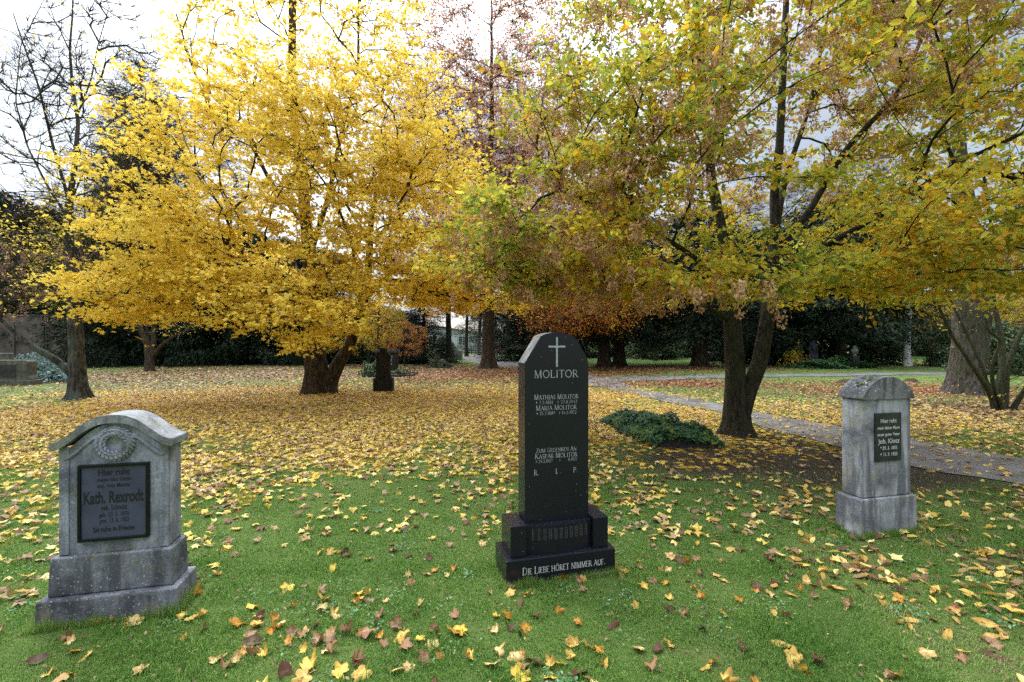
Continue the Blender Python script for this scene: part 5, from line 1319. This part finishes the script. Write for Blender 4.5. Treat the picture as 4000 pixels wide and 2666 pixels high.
def region(x, y):
    if x < -1.55 and y < 2.95 - .2 * (x + 2.3): 
        return 'lying in the grass left of the wreath gravestone' if x < -2.75 else 'lying in the grass before the wreath gravestone'
    if x < -2.2: return 'lying on the grass beyond the wreath gravestone'
    if x < -.9: return 'lying in the grass beside the wreath gravestone base'
    if x < -.1: return 'lying in the grass left of the black gravestone'
    if x < .85: return 'lying in the grass before the black gravestone' if y < 3.3 else 'lying behind the black gravestone'
    if x < 1.9: return 'lying in the grass right of the black gravestone'
    if x < 2.75: return 'lying in the grass left of the grey pillar gravestone'
    return 'lying in the grass before the grey pillar gravestone' if y < 4.0 else 'lying beyond the grey pillar gravestone'
# hand placed near leaves, by the ground point where the photograph shows them
HAND = {
 'clear yellow maple leaf': [(1205, 2620), (1195, 2655), (960, 2505), (1010, 2415), (855, 2255), (735, 2430), (980, 2385), (1125, 2305), (1270, 2350), (1400, 2350), (1580, 2500), (1630, 2510), (1420, 2645), (2300, 2525), (2250, 2515), (2135, 2650), (3100, 2575), (3120, 2620), (2765, 2605), (2830, 2660), (2520, 2290), (2020, 2650), (500, 2445), (265, 2645), (1800, 2480), (1785, 2475), (1335, 2640), (190, 2640), (1030, 2568), (2190, 2600), (1390, 2330)],
 'pale cream maple leaf': [(515, 2440), (1100, 2450), (920, 2600), (1185, 2490), (1290, 2495), (1260, 2385), (1640, 2370), (1940, 2560), (1660, 2245), (2500, 2535), (1930, 2600), (1545, 2640), (2015, 2565), (1690, 2520), (560, 2620), (850, 2590), (3620, 2560), (240, 2660)],
 'tan brown maple leaf': [(985, 2495), (800, 2468), (1010, 2560), (1240, 2520), (1280, 2510), (1225, 2460), (1300, 2550), (1580, 2545), (1555, 2455), (1480, 2415), (1130, 2485), (880, 2620), (1190, 2300), (1260, 2315), (1440, 2490), (1630, 2400), (1660, 2590), (1380, 2610), (1700, 2470), (2040, 2610), (1350, 2480), (1780, 2410)],
 'ochre orange maple leaf': [(385, 2425), (390, 2432), (765, 2330), (720, 2495), (1120, 2520), (1395, 2365), (930, 2455), (1060, 2480), (2210, 2262), (2180, 2258), (2250, 2250), (2410, 2220), (2440, 2235), (960, 2560), (2060, 2450), (2330, 2540), (2350, 2595)],
 'dark brown curled leaf': [(2395, 2440), (2570, 2535), (985, 2520), (1110, 2640), (1345, 2165), (800, 2180), (2740, 2450), (2620, 2380), (1010, 2425), (2090, 2600), (1355, 2180), (3200, 2590), (3890, 2580)],
 'ochre yellow oval leaf': [(3050, 2520), (2370, 2590), (3500, 2360), (3650, 2330), (3720, 2400), (3850, 2450), (3920, 2500), (3800, 2300), (3950, 2380), (3300, 2240), (3400, 2260), (3700, 2500), (3550, 2440), (3980, 2300), (3880, 2350), (3100, 2200), (3250, 2310), (3600, 2240), (3150, 2280), (3450, 2200), (3760, 2560), (3830, 2220), (3940, 2440)],
}
near_leaves = []
for kn, pts in HAND.items():
    for (px, py) in pts:
        x, y = G(px, py); near_leaves.append((kn, x, y, True))
# random near leaves
def scatter(n, ylo, yhi, margin=.25):
    d = rl.uniform(F * H / yhi, F * H / ylo, n); y = F * H / d
    return None
def uniform_view(n, y0, y1):
    y = np.sqrt(rl.uniform(y0 * y0, y1 * y1, n)); x = rl.uniform(-1, 1, n) * (1.13 * y + .4); return x, y
def blocked(x, y):
    c = np.zeros(x.shape, bool)
    for (cx, cy, hw, dd, an) in ((-2.25, 2.69, .37, .3, 13.6), (.34, 3.17, .41, .32, 15.2), (3.06, 3.88, .31, .24, 14)):
        a_ = math.radians(an); u = (x - cx) * math.cos(a_) + (y - cy) * math.sin(a_); v = -(x - cx) * math.sin(a_) + (y - cy) * math.cos(a_)
        c |= (np.abs(u) < hw) & (v > -.02) & (v < dd + .03)
    return c
DENS = 230.
area = lambda y0, y1: (1.13 * (y0 + y1) / 2 + .4) * 2 * (y1 - y0)
XX, YY, KK = [], [], []
for y0, y1, dn in ((1.9, 6, DENS), (6, 10, DENS * .9), (10, 17, DENS * .62), (17, 30, 60.)):
    n = int(area(y0, y1) * dn * 1.3)
    x, y = uniform_view(n, y0, y1)
    cyl, cre, cbr, cov = cover_yellow(x, y), cover_red(x, y), cover_brown(x, y), cover_oval(x, y)
    di = dirt(x, y)
    cyl = cyl * (1 - .75 * di); cov = cov * (1 - .8 * di)
    far_f = 1.
    u = rl.random(n) * 1.3
    tot = cyl + cre + cbr + cov
    pth = on_path(x, y); acc_p = np.where(pth, np.minimum(tot, .22), tot)
    ok = (u < np.minimum(acc_p, 1.3)) & ~blocked(x, y)
    x, y = x[ok], y[ok]; pr_ = np.stack([cyl, cre, cbr, cov], 1)[ok]; cs = np.cumsum(pr_ / (pr_.sum(1, keepdims=True) + 1e-9), 1)
    k = (rl.random((len(x), 1)) > cs).sum(1)
    XX.append(x); YY.append(y); KK.append(np.minimum(k, 3))
XX = np.concatenate(XX); YY = np.concatenate(YY); KK = np.concatenate(KK)
order = np.argsort(np.hypot(XX, YY)); XX, YY, KK = XX[order], YY[order], KK[order]
visible = (np.abs(XX) < 1.10 * YY + .05) & (YY > 2.16)
n_ind = 292 - len(near_leaves)
pick = np.where(visible)[0][:n_ind]
for i in pick:
    if KK[i] == 3: kn = ['ochre yellow oval leaf', 'ochre orange maple leaf', 'dark brown curled leaf', 'tan brown maple leaf'][rl.choice(4, p=[.42, .16, .12, .30])]
    else: kn = ['clear yellow maple leaf', 'pale cream maple leaf', 'tan brown maple leaf', 'ochre orange maple leaf', 'dark brown curled leaf'][rl.choice(5, p=[.28, .24, .26, .12, .10])]
    near_leaves.append((kn, XX[i], YY[i], False))
rest = np.ones(len(XX), bool); rest[pick] = False
XX, YY, KK = XX[rest], YY[rest], KK[rest]
for kn, x, y, hand in near_leaves:
    o = bpy.data.objects.new('fallen_leaf', random.choice(leaf_protos[kn])); C.objects.link(o)
    s = {'clear yellow maple leaf': .090, 'pale cream maple leaf': .082, 'tan brown maple leaf': .085, 'ochre orange maple leaf': .084, 'dark brown curled leaf': .095, 'ochre yellow oval leaf': .088}[kn] * rl.uniform(.78, 1.2) * (1.14 if hand else .95)
    o.scale = (s * rl.uniform(.78, 1.1), s * rl.uniform(.82, 1.12), s * rl.uniform(.5, 1.9))
    tl = rl.normal(size=2) * .38
    o.rotation_euler = (tl[0], tl[1], rl.uniform(0, 2 * PI))
    o.location = (x, y, float(gh(x, y)) + .009)
    reg = region(x, y); o['label'] = f'{kn} {reg}'; o['category'] = 'fallen leaf'; o['group'] = f'{kn.replace("leaf", "leaves")} {reg}'
# the rest of the leaf carpet
def carpet(name, kmask, tmpl_near, tmpl_far, size, mats, label, fn):
    acc = Acc(); x, y = XX[kmask], YY[kmask]
    nearm = y < 12
    for msk, tm in ((nearm, tmpl_near), (~nearm, tmpl_far)):
        n = int(msk.sum())
        if not n: continue
        p = np.stack([x[msk], y[msk], gh(x[msk], y[msk]) + .014 + rl.random(n) * .022], 1)
        nm = np.stack([rl.normal(size=n) * .28, rl.normal(size=n) * .28, np.ones(n)], 1)
        leaves(acc, tm, p, nm, size * rl.uniform(.65, 1.2, n) * np.where(p[:, 1] > 17, 1.35, 1), 0, fn(n, p), None, .9, rl)
    o = acc.build(name, mats); o['kind'] = 'stuff'; o['label'] = label; return o
M['carpet_yellow'] = leaf_mat('carpet_yellow', [(0, (.12, .06, .03)), (.14, (.30, .18, .10)), (.34, (.44, .29, .16)), (.46, (.58, .39, .09)), (.62, (.72, .51, .09)), (.80, (.76, .59, .21)), (1, (.80, .69, .40))], .25)
M['carpet_red'] = leaf_mat('carpet_red', [(0, (.09, .035, .02)), (.4, (.24, .095, .04)), (.75, (.40, .17, .07)), (1, (.52, .32, .14))], .2)
M['carpet_brown'] = leaf_mat('carpet_brown', [(0, (.08, .045, .03)), (.4, (.21, .13, .075)), (.75, (.36, .24, .14)), (1, (.55, .38, .1))], .2)
M['carpet_oval'] = leaf_mat('carpet_oval', [(0, (.10, .05, .03)), (.3, (.28, .17, .09)), (.5, (.48, .29, .07)), (.75, (.68, .46, .09)), (1, (.76, .60, .26))], .25)
ym = KK == 0
carpet('fallen_leaves', ym, T_MAPLE, T_MAPLE, .088, M['carpet_yellow'], 'carpet of yellow maple leaves spread under the maple', lambda n, p: np.where(rl.random(n) < np.clip((p[:, 1] - 6) / 5, 0, .8), .22 + .42 * rl.random(n), .9 * rl.random(n) ** 1.1))
carpet('fallen_leaves', KK == 1, T_OVATE, T_DIAMOND, .10, M['carpet_red'], 'rust red leaf litter under the beech and beside the path', lambda n, p: rl.random(n))
carpet('fallen_leaves', KK == 2, T_OVATE, T_DIAMOND, .11, M['carpet_brown'], 'brown leaf litter along the shaded back of the lawn', lambda n, p: rl.random(n))
carpet('fallen_leaves', KK == 3, T_OVATE, T_OVATE, .085, M['carpet_oval'], 'ochre oval leaves strewn around the pillar gravestone', lambda n, p: rl.random(n))

# small broken leaf pieces in the lawn
x, y = uniform_view(9000, 1.9, 7.5); ok = ~blocked(x, y) & (rl.random(9000) < .25 + .5 * vnoise(x, y, 1.3) + .4 * np.clip(x / 2, 0, 1)); x, y = x[ok], y[ok]
acc = Acc(); p = np.stack([x, y, gh(x, y) + .008 + rl.random(len(x)) * .014], 1)
leaves(acc, T_DIAMOND, p, rl.normal(size=p.shape) * .5 + np.array([0, 0, 1.]), .024 * rl.uniform(.4, 1.4, len(x)), 0, None, None, .9, rl)
o = acc.build('leaf_litter', M['carpet_brown']); o['kind'] = 'stuff'; o['label'] = 'small brown leaf fragments in the lawn'

# ================================================================ GRASS
rg = np.random.default_rng(55)
acc = Acc()
def blades(n, y0, y1, ln, wd, pw=1.0, tuft=False):
    y = y0 + (y1 - y0) * rg.random(n) ** pw; x = rg.uniform(-1, 1, n) * (1.13 * y + .3)
    keep = ~blocked(x, y) & ~on_path(x, y) & (rg.random(n) > dirt(x, y) * .93) & (rg.random(n) > np.clip(cover_oval(x, y) - .25, 0, .5))
    keep &= ~((x > 2.0) & (x < 3.1) & (y > 7) & (y < 9.6))
    dry = np.clip((x - .8) / 2.2, 0, 1) * np.clip((5.2 - y) / 1.5, 0, 1) * np.clip(vnoise(x + 3, y, 1.7) * 2 - .55, 0, 1)
    if tuft: keep &= vnoise(x, y, 4.5) > .66
    x, y = x[keep], y[keep]; n = len(x); dry = dry[keep] * .55
    pn = np.clip(.5 + 1.5 * (.55 * vnoise(x, y, 1.3) + .45 * vnoise(x + 7, y, .5) - .5), 0, 1); fine = vnoise(x, y, 5.)
    L = ln * rg.uniform(.4, 1.35, n) * (.45 + 1.1 * fine); an = rg.uniform(0, 2 * PI, n); lean = rg.uniform(.05, .85, n)
    wv = wd * rg.uniform(.7, 1.3, n)
    b = np.stack([x, y, gh(x, y) - .004], 1)
    s = np.stack([np.cos(an), np.sin(an), np.zeros(n)], 1); f = np.stack([-np.sin(an), np.cos(an), np.zeros(n)], 1)
    mid = b + f * (L * lean * .35)[:, None] + np.array([0, 0, 1.]) * (L * .62)[:, None]
    tip = b + f * (L * lean)[:, None] + np.array([0, 0, 1.]) * (L * (1 - .35 * lean))[:, None]
    V = np.stack([b - s * wv[:, None], b + s * wv[:, None], mid + s * wv[:, None] * .7, tip, mid - s * wv[:, None] * .7], 1)
    i = np.arange(n)[:, None] * 5
    acc.add(V.reshape(-1, 3), np.concatenate([i + np.array([[0, 1, 2, 4]])]), 0, np.clip(.1 + .55 * pn + dry + rg.normal(size=n) * .28, 0, 1))
    base = acc.nv - n * 5
    # tip triangles share the same vertices
    acc.f.append((i + np.array([[4, 2, 3]]) + base, 0, np.clip(.1 + .55 * pn + dry + rg.normal(size=n) * .28, 0, 1), False))
blades(160000, 1.9, 3.4, .027, .0016)
blades(120000, 3.2, 5.6, .028, .0024)
blades(70000, 5.4, 9.5, .030, .004)
blades(26000, 1.9, 4.6, .060, .0018, 1.0, True)
# clover and plantain patches
nw = 70; wy = rg.uniform(2.05, 5.2, nw); wx = rg.uniform(-1, 1.08, nw) * (1.08 * wy); kw = ~blocked(wx, wy); wx, wy = wx[kw], wy[kw]
m_ = rg.integers(14, 60, len(wx)); cx_ = np.repeat(wx, m_); cy_ = np.repeat(wy, m_); sp_ = np.repeat(rg.uniform(.03, .11, len(wx)), m_)
xx = cx_ + rg.normal(size=len(cx_)) * sp_; yy = cy_ + rg.normal(size=len(cx_)) * sp_
pw_ = np.stack([xx, yy, gh(xx, yy) + rg.uniform(.012, .028, len(xx))], 1)
wacc = Acc(); leaves(wacc, T_OVATE, pw_, rg.normal(size=pw_.shape) * .35 + np.array([0, 0, 1.]), rg.uniform(.012, .026, len(xx)), 0, None, None, .4, rg)
M['clover'] = leaf_mat('clover', [(0, (.06, .15, .05)), (.6, (.12, .25, .10)), (1, (.24, .36, .20))], .3)
o = wacc.build('clover_patches', M['clover']); o['kind'] = 'stuff'; o['label'] = 'clover leaves growing in the lawn'
# longer blades left standing round the gravestones
def edge_blades(cx, cy, hw, dd, an, n):
    a_ = math.radians(an); u = rg.uniform(-hw - .03, hw + .03, n); v = np.where(rg.random(n) < .62, rg.uniform(-.045, -.004, n), rg.uniform(-.03, dd, n))
    side = v > -.004; u = np.where(side, np.sign(u) * (hw + rg.uniform(.004, .04, n)), u)
    x = cx + u * math.cos(a_) - v * math.sin(a_); y = cy + u * math.sin(a_) + v * math.cos(a_)
    L = rg.uniform(.025, .075, n) * (.5 + 1.0 * vnoise(x, y, 9)); an_ = rg.uniform(0, 2 * PI, n); ln_ = rg.uniform(.05, .6, n)
    b = np.stack([x, y, gh(x, y) - .004], 1); s_ = np.stack([np.cos(an_), np.sin(an_), 0 * an_], 1) * .0017; f = np.stack([-np.sin(an_), np.cos(an_), 0 * an_], 1)
    V = np.stack([b - s_, b + s_, b + f * (L * ln_)[:, None] + np.array([0, 0, 1.]) * L[:, None]], 1)
    acc.add(V.reshape(-1, 3), np.arange(n)[:, None] * 3 + np.array([[0, 1, 2]]), 0, np.clip(.55 + rg.normal(size=n) * .25, 0, 1))
for (px1, py1), (px2, py2), dd in (((126, 2463), (692, 2395), .30), ((1978, 2288), (2404, 2228), .32), ((3364, 2104), (3584, 2077), .235)):
    q1, q2 = G(px1, py1), G(px2, py2)
    edge_blades((q1[0] + q2[0]) / 2, (q1[1] + q2[1]) / 2, math.dist(q1, q2) / 2, dd, math.degrees(math.atan2(q2[1] - q1[1], q2[0] - q1[0])), 2600)
M['grass'] = leaf_mat('grass', [(0, (.055, .13, .022)), (.28, (.105, .235, .036)), (.55, (.175, .32, .055)), (.8, (.26, .36, .085)), (.92, (.38, .37, .16)), (1, (.44, .36, .22))], .4, .5)
o = acc.build('grass', M['grass']); o['kind'] = 'stuff'; o['label'] = 'short mossy green lawn grass'
print('maple leaves', n_maple, 'carpet', len(XX), 'grass faces', sum(len(f[0]) for f in acc.f))
